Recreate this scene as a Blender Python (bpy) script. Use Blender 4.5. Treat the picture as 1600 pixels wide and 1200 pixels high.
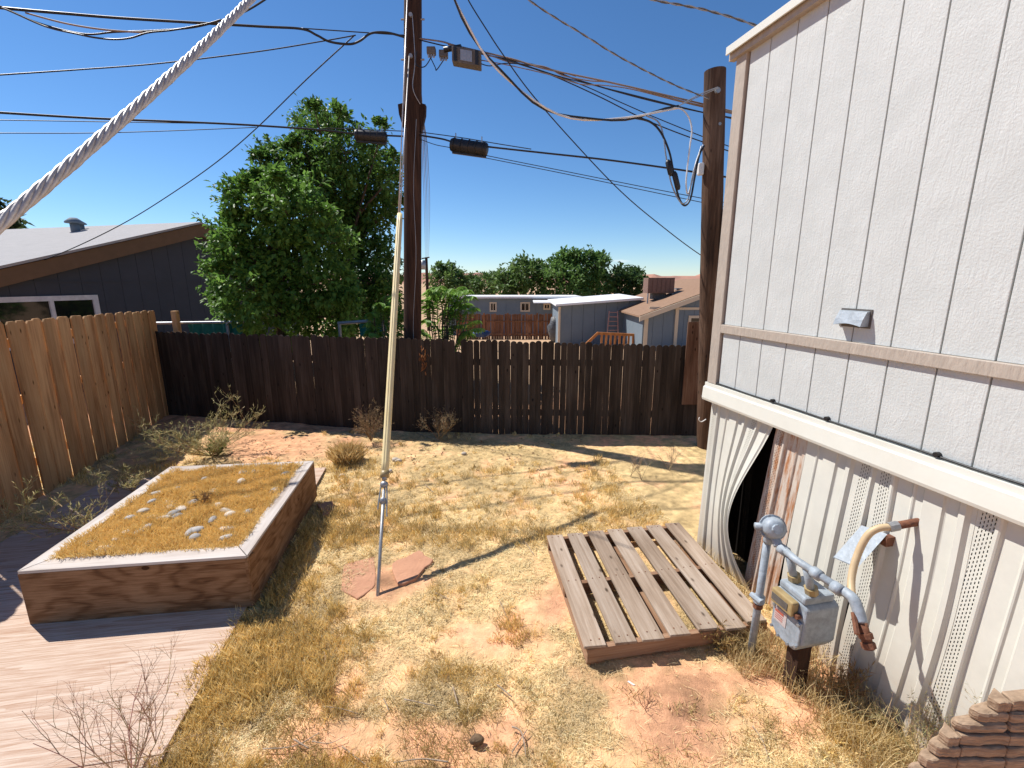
import bpy, math, random
import numpy as np
from mathutils import Vector
random.seed(7); rng = np.random.default_rng(11)
R = math.radians
for o in list(bpy.data.objects): bpy.data.objects.remove(o)
SC = bpy.context.scene; COL = SC.collection

# ------------------------------------------------------------------ camera, sky, sun, exposure
EYE = 2.27; FPX = 730.0; PITCH = math.atan(160 / FPX)
cd = bpy.data.cameras.new('camera'); cam = bpy.data.objects.new('camera', cd); COL.objects.link(cam)
cam.location = (0, 0, EYE); cam.rotation_euler = (math.pi / 2 - PITCH, 0, 0)
cd.sensor_width = 36; cd.lens = 36 * FPX / 1600; cd.clip_start = .02; cd.clip_end = 5000
SC.camera = cam
SUN = Vector((-.69, .40, 1.0)).normalized()           # direction towards the sun
elev = math.asin(SUN.z); azim = math.atan2(SUN.x, SUN.y)
wd = bpy.data.worlds.new('World'); SC.world = wd; wd.use_nodes = True
nt = wd.node_tree; bg = nt.nodes['Background']
sk = nt.nodes.new('ShaderNodeTexSky'); sk.sky_type = 'NISHITA'; sk.sun_disc = False
sk.sun_elevation = elev; sk.sun_rotation = azim; sk.altitude = 1300; sk.air_density = 1.0; sk.dust_density = 0.; sk.ozone_density = 6.
hs_ = nt.nodes.new('ShaderNodeHueSaturation'); hs_.inputs['Saturation'].default_value = 1.12; nt.links.new(sk.outputs[0], hs_.inputs['Color'])
# one small wisp of cloud low over the far trees
d0 = Vector(((970 - 800) / FPX, math.cos(PITCH) + (600 - 408) / FPX * math.sin(PITCH), -math.sin(PITCH) + (600 - 408) / FPX * math.cos(PITCH))).normalized()
tcw = nt.nodes.new('ShaderNodeTexCoord'); sb = nt.nodes.new('ShaderNodeVectorMath'); sb.operation = 'SUBTRACT'; sb.inputs[1].default_value = d0; nt.links.new(tcw.outputs['Generated'], sb.inputs[0])
ml = nt.nodes.new('ShaderNodeVectorMath'); ml.operation = 'MULTIPLY'; ml.inputs[1].default_value = (36, 36, 230); nt.links.new(sb.outputs[0], ml.inputs[0])
le_ = nt.nodes.new('ShaderNodeVectorMath'); le_.operation = 'LENGTH'; nt.links.new(ml.outputs[0], le_.inputs[0])
nw = nt.nodes.new('ShaderNodeTexNoise'); nw.inputs['Scale'].default_value = 1.6; nw.inputs['Detail'].default_value = 5; nt.links.new(ml.outputs[0], nw.inputs[0])
aw = nt.nodes.new('ShaderNodeMath'); aw.operation = 'MULTIPLY_ADD'; aw.inputs[1].default_value = 1.4; nt.links.new(nw.outputs[0], aw.inputs[0]); nt.links.new(le_.outputs['Value'], aw.inputs[2])
mw = nt.nodes.new('ShaderNodeMapRange'); mw.inputs[1].default_value = .7; mw.inputs[2].default_value = 1.6; mw.inputs[3].default_value = .5; mw.inputs[4].default_value = 0; nt.links.new(aw.outputs[0], mw.inputs[0])
mxw = nt.nodes.new('ShaderNodeMix'); mxw.data_type = 'RGBA'; mxw.inputs[7].default_value = (8, 8.2, 8.6, 1); nt.links.new(mw.outputs[0], mxw.inputs[0]); nt.links.new(hs_.outputs[0], mxw.inputs[6])
nt.links.new(mxw.outputs[2], bg.inputs[0]); bg.inputs[1].default_value = .098
sl = bpy.data.lights.new('sun', 'SUN'); sl.energy = 5.0; sl.angle = R(.53); sl.color = (1, .955, .895)
so = bpy.data.objects.new('sun', sl); COL.objects.link(so); so.rotation_euler = (-SUN).to_track_quat('-Z', 'Y').to_euler()
SC.view_settings.view_transform = 'Standard'; SC.view_settings.look = 'None'
SC.view_settings.exposure = 0.42; SC.view_settings.gamma = 1

# ------------------------------------------------------------------ helpers: photo measurements to world points
def ray(px, py):
    x = (px - 800) / FPX; y = (600 - py) / FPX; c, s = math.cos(PITCH), math.sin(PITCH)
    return Vector((x, c + y * s, -s + y * c))
def at(px, py, Y):
    r = ray(px, py); return Vector((0, 0, EYE)) + r * (Y / r.y)
def on(px, py, z=0.):
    r = ray(px, py); return Vector((0, 0, EYE)) + r * ((z - EYE) / r.z)
def topx(P):                                            # world (n,3) -> pixel
    P = np.asarray(P, float); c, s = math.cos(PITCH), math.sin(PITCH)
    x = P[:, 0]; d = P[:, 1] * c - (P[:, 2] - EYE) * s; u = P[:, 1] * s + (P[:, 2] - EYE) * c
    d = np.maximum(d, .05); return 800 + FPX * x / d, 600 - FPX * u / d
HA = Vector((1.632, 3.752, 0)); HW = Vector((.212, -.977, 0)).normalized(); HN = Vector((-.977, -.212, 0)).normalized()
def W(s, z, o=0.): return HA + HW * s + HN * o + Vector((0, 0, z))
def hsh(ix, iy, seed):
    n = (ix * 374761393 + iy * 668265263 + seed * 1442695041) & 0xffffffff
    n = ((n ^ (n >> 13)) * 1274126177) & 0xffffffff
    return ((n ^ (n >> 16)) & 0xffff) / 65535.
def vnoise(x, y, seed=0):
    x = np.asarray(x, float); y = np.asarray(y, float)
    ix = np.floor(x).astype(np.int64); iy = np.floor(y).astype(np.int64); fx = x - ix; fy = y - iy
    fx = fx * fx * (3 - 2 * fx); fy = fy * fy * (3 - 2 * fy)
    a, b, c, d = hsh(ix, iy, seed), hsh(ix + 1, iy, seed), hsh(ix, iy + 1, seed), hsh(ix + 1, iy + 1, seed)
    return (a * (1 - fx) + b * fx) * (1 - fy) + (c * (1 - fx) + d * fx) * fy
def fbm(x, y, seed=0, o=3): return sum(vnoise(x * 2**k, y * 2**k, seed + k) * .5**k for k in range(o)) / (2 - .5**(o - 1))

# ------------------------------------------------------------------ materials
def nodes(name):
    m = bpy.data.materials.new(name); m.use_nodes = True; t = m.node_tree
    return m, t, t.nodes['Principled BSDF'], t.nodes['Material Output']
def N(t, kind, **kw):
    n = t.nodes.new(kind)
    for k, v in kw.items():
        if k.startswith('i_'): n.inputs[k[2:].replace('_', ' ')].default_value = v
        elif k.startswith('n_'): n.inputs[int(k[2:])].default_value = v
        else: setattr(n, k, v)
    return n
def L(t, a, b): t.links.new(a, b)
def ramp(t, stops):
    r = t.nodes.new('ShaderNodeValToRGB'); e = r.color_ramp.elements
    e[0].position, e[0].color = stops[0][0], (*stops[0][1], 1); e[1].position, e[1].color = stops[-1][0], (*stops[-1][1], 1)
    for p, c in stops[1:-1]:
        x = e.new(p); x.color = (*c, 1)
    return r
def finish_rnd(t, col, rnd, bsdf):
    if rnd:
        oi = N(t, 'ShaderNodeObjectInfo'); mr = N(t, 'ShaderNodeMapRange'); mr.inputs[3].default_value = 1 - rnd; mr.inputs[4].default_value = 1 + rnd
        L(t, oi.outputs['Random'], mr.inputs[0])
        h = N(t, 'ShaderNodeHueSaturation'); L(t, mr.outputs[0], h.inputs['Value']); L(t, col, h.inputs['Color']); col = h.outputs[0]
    L(t, col, bsdf.inputs['Base Color'])
def plain(name, c, c2=None, scale=6, rough=.7, bump=.15, bscale=60, metal=0., stretch=(1, 1, 1), rnd=0., spec=.4, dist=.01):
    m, t, b, out = nodes(name); c2 = c2 or tuple(x * .75 for x in c)
    tc = N(t, 'ShaderNodeTexCoord'); mp = N(t, 'ShaderNodeMapping'); mp.inputs['Scale'].default_value = stretch; L(t, tc.outputs['Object'], mp.inputs[0])
    n1 = N(t, 'ShaderNodeTexNoise', i_Scale=scale, i_Detail=6., i_Roughness=.65); L(t, mp.outputs[0], n1.inputs[0])
    r = ramp(t, [(.35, c), (.68, c2)]); L(t, n1.outputs[0], r.inputs[0]); finish_rnd(t, r.outputs[0], rnd, b)
    n2 = N(t, 'ShaderNodeTexNoise', i_Scale=bscale, i_Detail=4.); L(t, mp.outputs[0], n2.inputs[0])
    bp = N(t, 'ShaderNodeBump', i_Strength=bump, i_Distance=dist); L(t, n2.outputs[0], bp.inputs['Height']); L(t, bp.outputs[0], b.inputs['Normal'])
    b.inputs['Roughness'].default_value = rough; b.inputs['Metallic'].default_value = metal; b.inputs['Specular IOR Level'].default_value = spec
    return m
def wood(name, dark, mid, light, axis=2, rnd=.2, rough=.85, fine=70, knots=True, bump=.5):
    """long-grained timber; axis = the grain direction in object space"""
    m, t, b, out = nodes(name); tc = N(t, 'ShaderNodeTexCoord'); oi = N(t, 'ShaderNodeObjectInfo')
    ad = N(t, 'ShaderNodeVectorMath', operation='ADD'); sc = N(t, 'ShaderNodeVectorMath', operation='SCALE'); sc.inputs['Scale'].default_value = 17.
    cx = N(t, 'ShaderNodeCombineXYZ')
    for k in range(3): L(t, oi.outputs['Random'], cx.inputs[k])
    L(t, cx.outputs[0], sc.inputs[0]); L(t, tc.outputs['Object'], ad.inputs[0]); L(t, sc.outputs[0], ad.inputs[1])
    mp = N(t, 'ShaderNodeMapping'); s = [fine * .5] * 3; s[axis] = 1.6; mp.inputs['Scale'].default_value = s; L(t, ad.outputs[0], mp.inputs[0])
    n1 = N(t, 'ShaderNodeTexNoise', i_Scale=1., i_Detail=7., i_Roughness=.7, i_Distortion=.4); L(t, mp.outputs[0], n1.inputs[0])
    mp2 = N(t, 'ShaderNodeMapping'); s2 = [5.] * 3; s2[axis] = 1.2; mp2.inputs['Scale'].default_value = s2; L(t, ad.outputs[0], mp2.inputs[0])
    n2 = N(t, 'ShaderNodeTexNoise', i_Scale=1., i_Detail=3.); L(t, mp2.outputs[0], n2.inputs[0])
    mx = N(t, 'ShaderNodeMath', operation='MULTIPLY_ADD'); mx.inputs[1].default_value = .55; L(t, n1.outputs[0], mx.inputs[0])
    m2 = N(t, 'ShaderNodeMath', operation='MULTIPLY'); m2.inputs[1].default_value = .5; L(t, n2.outputs[0], m2.inputs[0]); L(t, m2.outputs[0], mx.inputs[2])
    r = ramp(t, [(.36, dark), (.52, mid), (.68, light)]); L(t, mx.outputs[0], r.inputs[0]); col = r.outputs[0]
    if knots:
        mp3 = N(t, 'ShaderNodeMapping'); s3 = [9.] * 3; s3[axis] = 4.; mp3.inputs['Scale'].default_value = s3; L(t, ad.outputs[0], mp3.inputs[0])
        vo = N(t, 'ShaderNodeTexVoronoi', i_Scale=1.); L(t, mp3.outputs[0], vo.inputs[0])
        kr = ramp(t, [(.05, (1, 1, 1)), (.13, (0, 0, 0))]); L(t, vo.outputs['Distance'], kr.inputs[0])
        mk = N(t, 'ShaderNodeMix', data_type='RGBA'); mk.inputs[7].default_value = (*[x * .45 for x in dark], 1); L(t, kr.outputs[0], mk.inputs[0]); L(t, col, mk.inputs[6]); col = mk.outputs[2]
    finish_rnd(t, col, rnd, b)
    bp = N(t, 'ShaderNodeBump', i_Strength=bump, i_Distance=.004); L(t, n1.outputs[0], bp.inputs['Height']); L(t, bp.outputs[0], b.inputs['Normal'])
    b.inputs['Roughness'].default_value = rough; b.inputs['Specular IOR Level'].default_value = .2
    return m
def plywood(name, dark, mid, light, scale=(1.2, 9, 9), rough=.85, bump=.3, rings=8., amp=.34):
    m, t, b, out = nodes(name); tc = N(t, 'ShaderNodeTexCoord'); mp = N(t, 'ShaderNodeMapping'); mp.inputs['Scale'].default_value = scale; L(t, tc.outputs['Object'], mp.inputs[0])
    n1 = N(t, 'ShaderNodeTexNoise', i_Scale=.8, i_Detail=2., i_Distortion=.6); L(t, mp.outputs[0], n1.inputs[0])
    mu = N(t, 'ShaderNodeMath', operation='MULTIPLY'); mu.inputs[1].default_value = rings; L(t, n1.outputs[0], mu.inputs[0])
    fr = N(t, 'ShaderNodeMath', operation='FRACT'); L(t, mu.outputs[0], fr.inputs[0])
    n2 = N(t, 'ShaderNodeTexNoise', i_Scale=9., i_Detail=5., i_Roughness=.7); L(t, mp.outputs[0], n2.inputs[0])
    a = N(t, 'ShaderNodeMath', operation='MULTIPLY_ADD'); a.inputs[1].default_value = amp; L(t, fr.outputs[0], a.inputs[0])
    c = N(t, 'ShaderNodeMath', operation='MULTIPLY'); c.inputs[1].default_value = .6; L(t, n2.outputs[0], c.inputs[0]); L(t, c.outputs[0], a.inputs[2])
    r = ramp(t, [(.2, dark), (.42, mid), (.7, light)]); L(t, a.outputs[0], r.inputs[0]); L(t, r.outputs[0], b.inputs['Base Color'])
    bp = N(t, 'ShaderNodeBump', i_Strength=bump, i_Distance=.004); L(t, a.outputs[0], bp.inputs['Height']); L(t, bp.outputs[0], b.inputs['Normal'])
    b.inputs['Roughness'].default_value = rough; b.inputs['Specular IOR Level'].default_value = .2
    return m
def knotty(name, dark, mid, light):
    m, t, b, out = nodes(name); tc = N(t, 'ShaderNodeTexCoord'); oi = N(t, 'ShaderNodeObjectInfo'); cx = N(t, 'ShaderNodeCombineXYZ'); L(t, oi.outputs['Random'], cx.inputs[0]); L(t, oi.outputs['Random'], cx.inputs[1])
    sc = N(t, 'ShaderNodeVectorMath', operation='SCALE'); sc.inputs['Scale'].default_value = 9.; L(t, cx.outputs[0], sc.inputs[0]); ad = N(t, 'ShaderNodeVectorMath', operation='ADD'); L(t, tc.outputs['Object'], ad.inputs[0]); L(t, sc.outputs[0], ad.inputs[1])
    mp = N(t, 'ShaderNodeMapping'); mp.inputs['Scale'].default_value = (2.6, 1, 4.2); L(t, ad.outputs[0], mp.inputs[0]); vo = N(t, 'ShaderNodeTexVoronoi', i_Scale=1., i_Randomness=1.); L(t, mp.outputs[0], vo.inputs[0])
    mp2 = N(t, 'ShaderNodeMapping'); mp2.inputs['Scale'].default_value = (1.3, 1, 6.); L(t, ad.outputs[0], mp2.inputs[0]); n1 = N(t, 'ShaderNodeTexNoise', i_Scale=1., i_Detail=2.); L(t, mp2.outputs[0], n1.inputs[0])
    mp3 = N(t, 'ShaderNodeMapping'); mp3.inputs['Scale'].default_value = (5, 5, 90.); L(t, ad.outputs[0], mp3.inputs[0]); n2 = N(t, 'ShaderNodeTexNoise', i_Scale=1., i_Detail=6., i_Roughness=.7); L(t, mp3.outputs[0], n2.inputs[0])
    n3 = N(t, 'ShaderNodeTexNoise', i_Scale=3.5, i_Detail=4.); L(t, ad.outputs[0], n3.inputs[0])
    def M(op, a, bb=0.):
        n = N(t, 'ShaderNodeMath', operation=op)
        for k, v in enumerate((a, bb)):
            if isinstance(v, (int, float)): n.inputs[k].default_value = v
            else: L(t, v, n.inputs[k])
        return n.outputs[0]
    d = vo.outputs['Distance']; near = M('POWER', M('SUBTRACT', 1., M('MINIMUM', d, 1.)), 2.); ph = M('ADD', M('MULTIPLY', n1.outputs[0], 5.), M('MULTIPLY', near, 2.4)); wv = M('POWER', M('ADD', M('MULTIPLY', M('SINE', M('MULTIPLY', ph, 6.283)), .5), .5), 3.)
    v = M('SUBTRACT', M('ADD', M('MULTIPLY', n2.outputs[0], .8), M('MULTIPLY', n3.outputs[0], .35)), M('MULTIPLY', wv, .15)); kn = M('LESS_THAN', d, .07); v = M('SUBTRACT', v, M('MULTIPLY', kn, .35))
    r = ramp(t, [(.22, dark), (.46, mid), (.66, light)]); L(t, v, r.inputs[0]); L(t, r.outputs[0], b.inputs['Base Color']); bp = N(t, 'ShaderNodeBump', i_Strength=.35, i_Distance=.004); L(t, v, bp.inputs['Height']); L(t, bp.outputs[0], b.inputs['Normal'])
    b.inputs['Roughness'].default_value = .85; b.inputs['Specular IOR Level'].default_value = .15; return m
def attr_mat(name, rough=.8, translucent=0., bump=0., bscale=80, spec=.2):
    """colour of each leaf, blade or patch of soil comes from the mesh attribute Col"""
    m, t, b, out = nodes(name); at_ = N(t, 'ShaderNodeAttribute', attribute_name='Col'); col = at_.outputs['Color']
    b.inputs['Roughness'].default_value = rough; b.inputs['Specular IOR Level'].default_value = spec
    if bump:
        tc = N(t, 'ShaderNodeTexCoord'); n = N(t, 'ShaderNodeTexNoise', i_Scale=bscale, i_Detail=8., i_Roughness=.7); L(t, tc.outputs['Object'], n.inputs[0])
        n3 = N(t, 'ShaderNodeTexNoise', i_Scale=bscale * .18, i_Detail=6., i_Roughness=.7); L(t, tc.outputs['Object'], n3.inputs[0])
        mr = N(t, 'ShaderNodeMapRange'); mr.inputs[1].default_value = .3; mr.inputs[2].default_value = .7; mr.inputs[3].default_value = .72; mr.inputs[4].default_value = 1.2; L(t, n3.outputs[0], mr.inputs[0])
        h = N(t, 'ShaderNodeHueSaturation'); L(t, mr.outputs[0], h.inputs['Value']); L(t, col, h.inputs['Color']); col = h.outputs[0]
        bp = N(t, 'ShaderNodeBump', i_Strength=bump, i_Distance=.02); L(t, n.outputs[0], bp.inputs['Height']); L(t, bp.outputs[0], b.inputs['Normal'])
    L(t, col, b.inputs['Base Color'])
    if translucent:
        tr = N(t, 'ShaderNodeBsdfTranslucent'); L(t, col, tr.inputs[0]); ms = N(t, 'ShaderNodeMixShader'); ms.inputs[0].default_value = translucent
        L(t, b.outputs[0], ms.inputs[1]); L(t, tr.outputs[0], ms.inputs[2]); L(t, ms.outputs[0], out.inputs[0])
    return m
def siding_mat():
    m, t, b, out = nodes('painted_siding'); tc = N(t, 'ShaderNodeTexCoord'); oi = N(t, 'ShaderNodeObjectInfo')
    cx = N(t, 'ShaderNodeCombineXYZ'); L(t, oi.outputs['Random'], cx.inputs[2]); sc = N(t, 'ShaderNodeVectorMath', operation='SCALE'); sc.inputs['Scale'].default_value = 31.; L(t, cx.outputs[0], sc.inputs[0])
    ad = N(t, 'ShaderNodeVectorMath', operation='ADD'); L(t, tc.outputs['Object'], ad.inputs[0]); L(t, sc.outputs[0], ad.inputs[1])
    mp = N(t, 'ShaderNodeMapping'); mp.inputs['Scale'].default_value = (26, 26, 5.); L(t, ad.outputs[0], mp.inputs[0])
    n1 = N(t, 'ShaderNodeTexNoise', i_Scale=1.2, i_Detail=5., i_Roughness=.62, i_Distortion=1.6); L(t, mp.outputs[0], n1.inputs[0])
    n2 = N(t, 'ShaderNodeTexNoise', i_Scale=95., i_Detail=3.); L(t, ad.outputs[0], n2.inputs[0])
    n3 = N(t, 'ShaderNodeTexNoise', i_Scale=6., i_Detail=2.); L(t, ad.outputs[0], n3.inputs[0])
    mu = N(t, 'ShaderNodeMath', operation='MULTIPLY'); L(t, n1.outputs[0], mu.inputs[0]); L(t, n3.outputs[0], mu.inputs[1])
    a = N(t, 'ShaderNodeMath', operation='MULTIPLY_ADD'); a.inputs[1].default_value = .3; L(t, n2.outputs[0], a.inputs[0]); L(t, mu.outputs[0], a.inputs[2])
    bp = N(t, 'ShaderNodeBump', i_Strength=.55, i_Distance=.012); L(t, a.outputs[0], bp.inputs['Height']); L(t, bp.outputs[0], b.inputs['Normal'])
    r = ramp(t, [(.3, (.505, .525, .51)), (.7, (.55, .57, .555))]); L(t, n3.outputs[0], r.inputs[0]); L(t, r.outputs[0], b.inputs['Base Color'])
    b.inputs['Roughness'].default_value = .55; b.inputs['Specular IOR Level'].default_value = .3
    return m
def vinyl_mat(name, base, rust=0.):
    """skirting vinyl: UV in metres; slots punched through the vent strip u in 0.02..0.085"""
    m, t, b, out = nodes(name); uv = N(t, 'ShaderNodeUVMap'); sp = N(t, 'ShaderNodeSeparateXYZ'); L(t, uv.outputs[0], sp.inputs[0])
    def M(op, a, bb=None, cc=None):
        n = N(t, 'ShaderNodeMath', operation=op)
        for k, v in enumerate((a, bb, cc)):
            if v is None: continue
            if isinstance(v, (int, float)): n.inputs[k].default_value = v
            else: L(t, v, n.inputs[k])
        return n.outputs[0]
    u, v = sp.outputs[0], sp.outputs[1]
    inr = M('MULTIPLY', M('GREATER_THAN', u, .02), M('LESS_THAN', u, .084))
    cu = M('DIVIDE', M('SUBTRACT', u, .02), .0125); ci = M('FLOOR', cu); fu = M('FRACT', cu)
    rv = M('ADD', M('DIVIDE', v, .021), M('MULTIPLY', M('MODULO', ci, 2.), .5)); fv = M('FRACT', rv)
    slot = M('MULTIPLY', M('MULTIPLY', M('GREATER_THAN', fu, .66), M('GREATER_THAN', fv, .42)), inr)
    tc = N(t, 'ShaderNodeTexCoord'); n1 = N(t, 'ShaderNodeTexNoise', i_Scale=5., i_Detail=7., i_Roughness=.7); L(t, tc.outputs['Object'], n1.inputs[0])
    r = ramp(t, [(.3, base), (.75, tuple(x * .86 for x in base))]); L(t, n1.outputs[0], r.inputs[0]); col = r.outputs[0]
    # red dust splashed along the bottom
    n2 = N(t, 'ShaderNodeTexNoise', i_Scale=16., i_Detail=6., i_Roughness=.75); L(t, tc.outputs['Object'], n2.inputs[0])
    dirt = M('MULTIPLY', M('SUBTRACT', 1., M('MINIMUM', M('DIVIDE', v, .5), 1.)), M('MULTIPLY', n2.outputs[0], .8))
    mk = N(t, 'ShaderNodeMix', data_type='RGBA'); L(t, dirt, mk.inputs[0]); L(t, col, mk.inputs[6]); mk.inputs[7].default_value = (.45, .27, .15, 1); col = mk.outputs[2]
    if rust:
        mp = N(t, 'ShaderNodeMapping'); mp.inputs['Scale'].default_value = (24, 3., 1); L(t, uv.outputs[0], mp.inputs[0])
        n3 = N(t, 'ShaderNodeTexNoise', i_Scale=1., i_Detail=8., i_Roughness=.75); L(t, mp.outputs[0], n3.inputs[0])
        rr = ramp(t, [(.45, (0, 0, 0)), (.6, (1, 1, 1))]); L(t, n3.outputs[0], rr.inputs[0])
        m4 = N(t, 'ShaderNodeMix', data_type='RGBA'); L(t, rr.outputs[0], m4.inputs[0]); L(t, col, m4.inputs[6]); m4.inputs[7].default_value = (.40, .17, .07, 1); col = m4.outputs[2]
    L(t, col, b.inputs['Base Color']); b.inputs['Roughness'].default_value = .5; b.inputs['Specular IOR Level'].default_value = .35
    tr = N(t, 'ShaderNodeBsdfTransparent'); ms = N(t, 'ShaderNodeMixShader'); L(t, slot, ms.inputs[0]); L(t, b.outputs[0], ms.inputs[1]); L(t, tr.outputs[0], ms.inputs[2]); L(t, ms.outputs[0], out.inputs[0])
    return m
MT = dict(
    soil=attr_mat('sandy_soil', .95, 0, .6, 90, .1), blade=attr_mat('dry_blades', .7, .25), leaf=attr_mat('leaf', .5, .42, spec=.25), twig=attr_mat('twig', .85),
    cedar=wood('cedar_boards', (.27, .13, .052), (.52, .295, .135), (.66, .42, .205)),
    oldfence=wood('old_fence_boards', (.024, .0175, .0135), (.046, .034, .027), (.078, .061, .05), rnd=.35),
    pole=wood('pole_timber', (.014, .008, .006), (.045, .023, .015), (.09, .05, .033), rnd=.0, fine=60, knots=False, bump=.9),
    pole2=wood('weathered_pole_timber', (.022, .012, .008), (.085, .047, .029), (.17, .105, .07), rnd=.0, fine=60, knots=True, bump=.9),
    pallet=wood('grey_pallet_boards', (.17, .115, .075), (.30, .225, .165), (.42, .34, .27), axis=0, rnd=.14),
    stringer=wood('pallet_stringers', (.12, .06, .03), (.24, .13, .075), (.34, .22, .14), axis=0, rnd=.1),
    ply=knotty('planter_plywood', (.06, .026, .011), (.185, .092, .043), (.30, .17, .09)),
    sheet=plywood('bleached_plywood', (.36, .20, .12), (.58, .45, .355), (.66, .55, .465), (.55, 13, 13), amp=.12),
    rim=wood('bleached_rim_boards', (.36, .29, .24), (.52, .46, .41), (.62, .57, .53), axis=0, rnd=.05, knots=False),
    siding=siding_mat(), trim=plain('beige_trim', (.42, .36, .30), (.36, .31, .26), 30, .7, .5, 60, stretch=(1, 1, .3)),
    groove=plain('groove_grey', (.30, .25, .21), rough=.9), white=plain('white_vinyl', (.69, .69, .62), (.64, .635, .56), 3, .45, .03),
    vinyl=vinyl_mat('skirting_vinyl', (.62, .61, .54)), rust=vinyl_mat('rusty_skirting', (.62, .55, .47), 1.),
    black=plain('black_plastic', (.012, .012, .013), (.02, .02, .021), 10, .45, .05), shade_black=plain('crawlspace_shade_black', (.015, .013, .012), rough=1, spec=0.),
    alu=plain('aluminium_strand', (.60, .56, .52), (.40, .37, .34), 90, .42, .1, metal=.35), steel=plain('galvanised_steel', (.36, .37, .38), (.27, .28, .29), 30, .45, .1, metal=.5),
    guard=plain('yellow_guard', (.80, .66, .36), (.74, .58, .28), 8, .5, .05, stretch=(1, 1, .2)), meter=plain('grey_meter_paint', (.33, .38, .43), (.22, .25, .275), 22, .5, .25, 50),
    meterlabel=plain('faded_label', (.50, .45, .44), (.46, .38, .36), 40, .6), red=plain('faded_red_print', (.45, .12, .08), rough=.7), brassy=plain('tan_index_cover', (.36, .27, .13), (.28, .2, .09), 20, .4),
    rusty=plain('rusty_iron', (.12, .05, .03), (.22, .09, .045), 40, .9, .5), hose=plain('tan_hose', (.56, .42, .25), (.48, .35, .2), 12, .5, .05),
    housegrey=plain('slate_siding', (.055, .06, .075), (.048, .052, .064), 3, .8, .1), brown=plain('brown_fascia', (.17, .10, .055), (.14, .085, .045), 5, .8),
    shingle=plain('grey_shingles', (.40, .38, .37), (.32, .31, .30), 4, .95, .4, 40, stretch=(.6, 8, 8)), glass=plain('dark_glass', (.012, .014, .014), rough=.06, bump=0, spec=.6),
    winwhite=plain('white_window_frame', (.72, .72, .74), rough=.5), bluegrey=plain('blue_grey_siding', (.16, .20, .235), (.14, .18, .215), 2, .8, .1), cream=plain('cream_trim', (.62, .52, .38), (.58, .48, .35), 3, .7),
    metalroof=plain('white_metal_roof', (.78, .78, .77), (.72, .72, .71), 1, .5), brownroof=plain('brown_shingles', (.28, .17, .105), (.22, .13, .08), 6, .95, .4, 30),
    coolerbrown=plain('rusty_cooler', (.20, .11, .08), (.15, .085, .06), 9, .7, .2), farfence=wood('red_brown_boards', (.10, .045, .02), (.22, .10, .05), (.33, .17, .09), rnd=.3, knots=False),
    deckwood=wood('orange_railing', (.30, .11, .03), (.44, .18, .06), (.52, .25, .10), rnd=.1, knots=False), pink=plain('ladder_rails', (.52, .28, .22), rough=.6), greencloth=plain('green_fabric', (.03, .20, .14), (.02, .15, .10), 12, .8, .2),
    bluetarp=plain('blue_tarp', (.02, .055, .17), rough=.6), greytarp=plain('grey_tarp', (.10, .11, .12), (.05, .05, .055), 6, .5, .4, 8, dist=.1),
    stone=plain('river_stone', (.36, .33, .30), (.27, .26, .26), 12, .75, .2, rnd=.35), stonepale=plain('pale_river_stone', (.55, .47, .38), (.46, .39, .31), 12, .75, .2, rnd=.2), slab=plain('red_sandstone', (.52, .27, .16), (.44, .22, .13), 9, .95, .5, 40),
    bark=plain('bark', (.12, .085, .06), (.06, .045, .03), 8, .95, .8, 20, stretch=(4, 4, 1)), hill=plain('red_rock', (.45, .24, .17), (.34, .20, .16), .02, 1., .0, spec=0.), stick=plain('bleached_stick', (.42, .34, .26), (.26, .18, .12), 20, .9, .4),
    post=plain('weathered_post', (.43, .30, .195), (.22, .145, .09), 60, .95, 1., 90, stretch=(.5, 1, 3.), dist=.004), orange=plain('orange_cable_jacket', (.27, .20, .155), rough=.7),
    boxgrey=plain('grey_terminal', (.13, .12, .11), (.085, .075, .065), 20, .7, .2), white2=plain('white_plastic', (.75, .74, .72), rough=.5), soil2=plain('dark_litter', (.10, .06, .035), (.2, .13, .07), 25, .95, .6))

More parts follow.
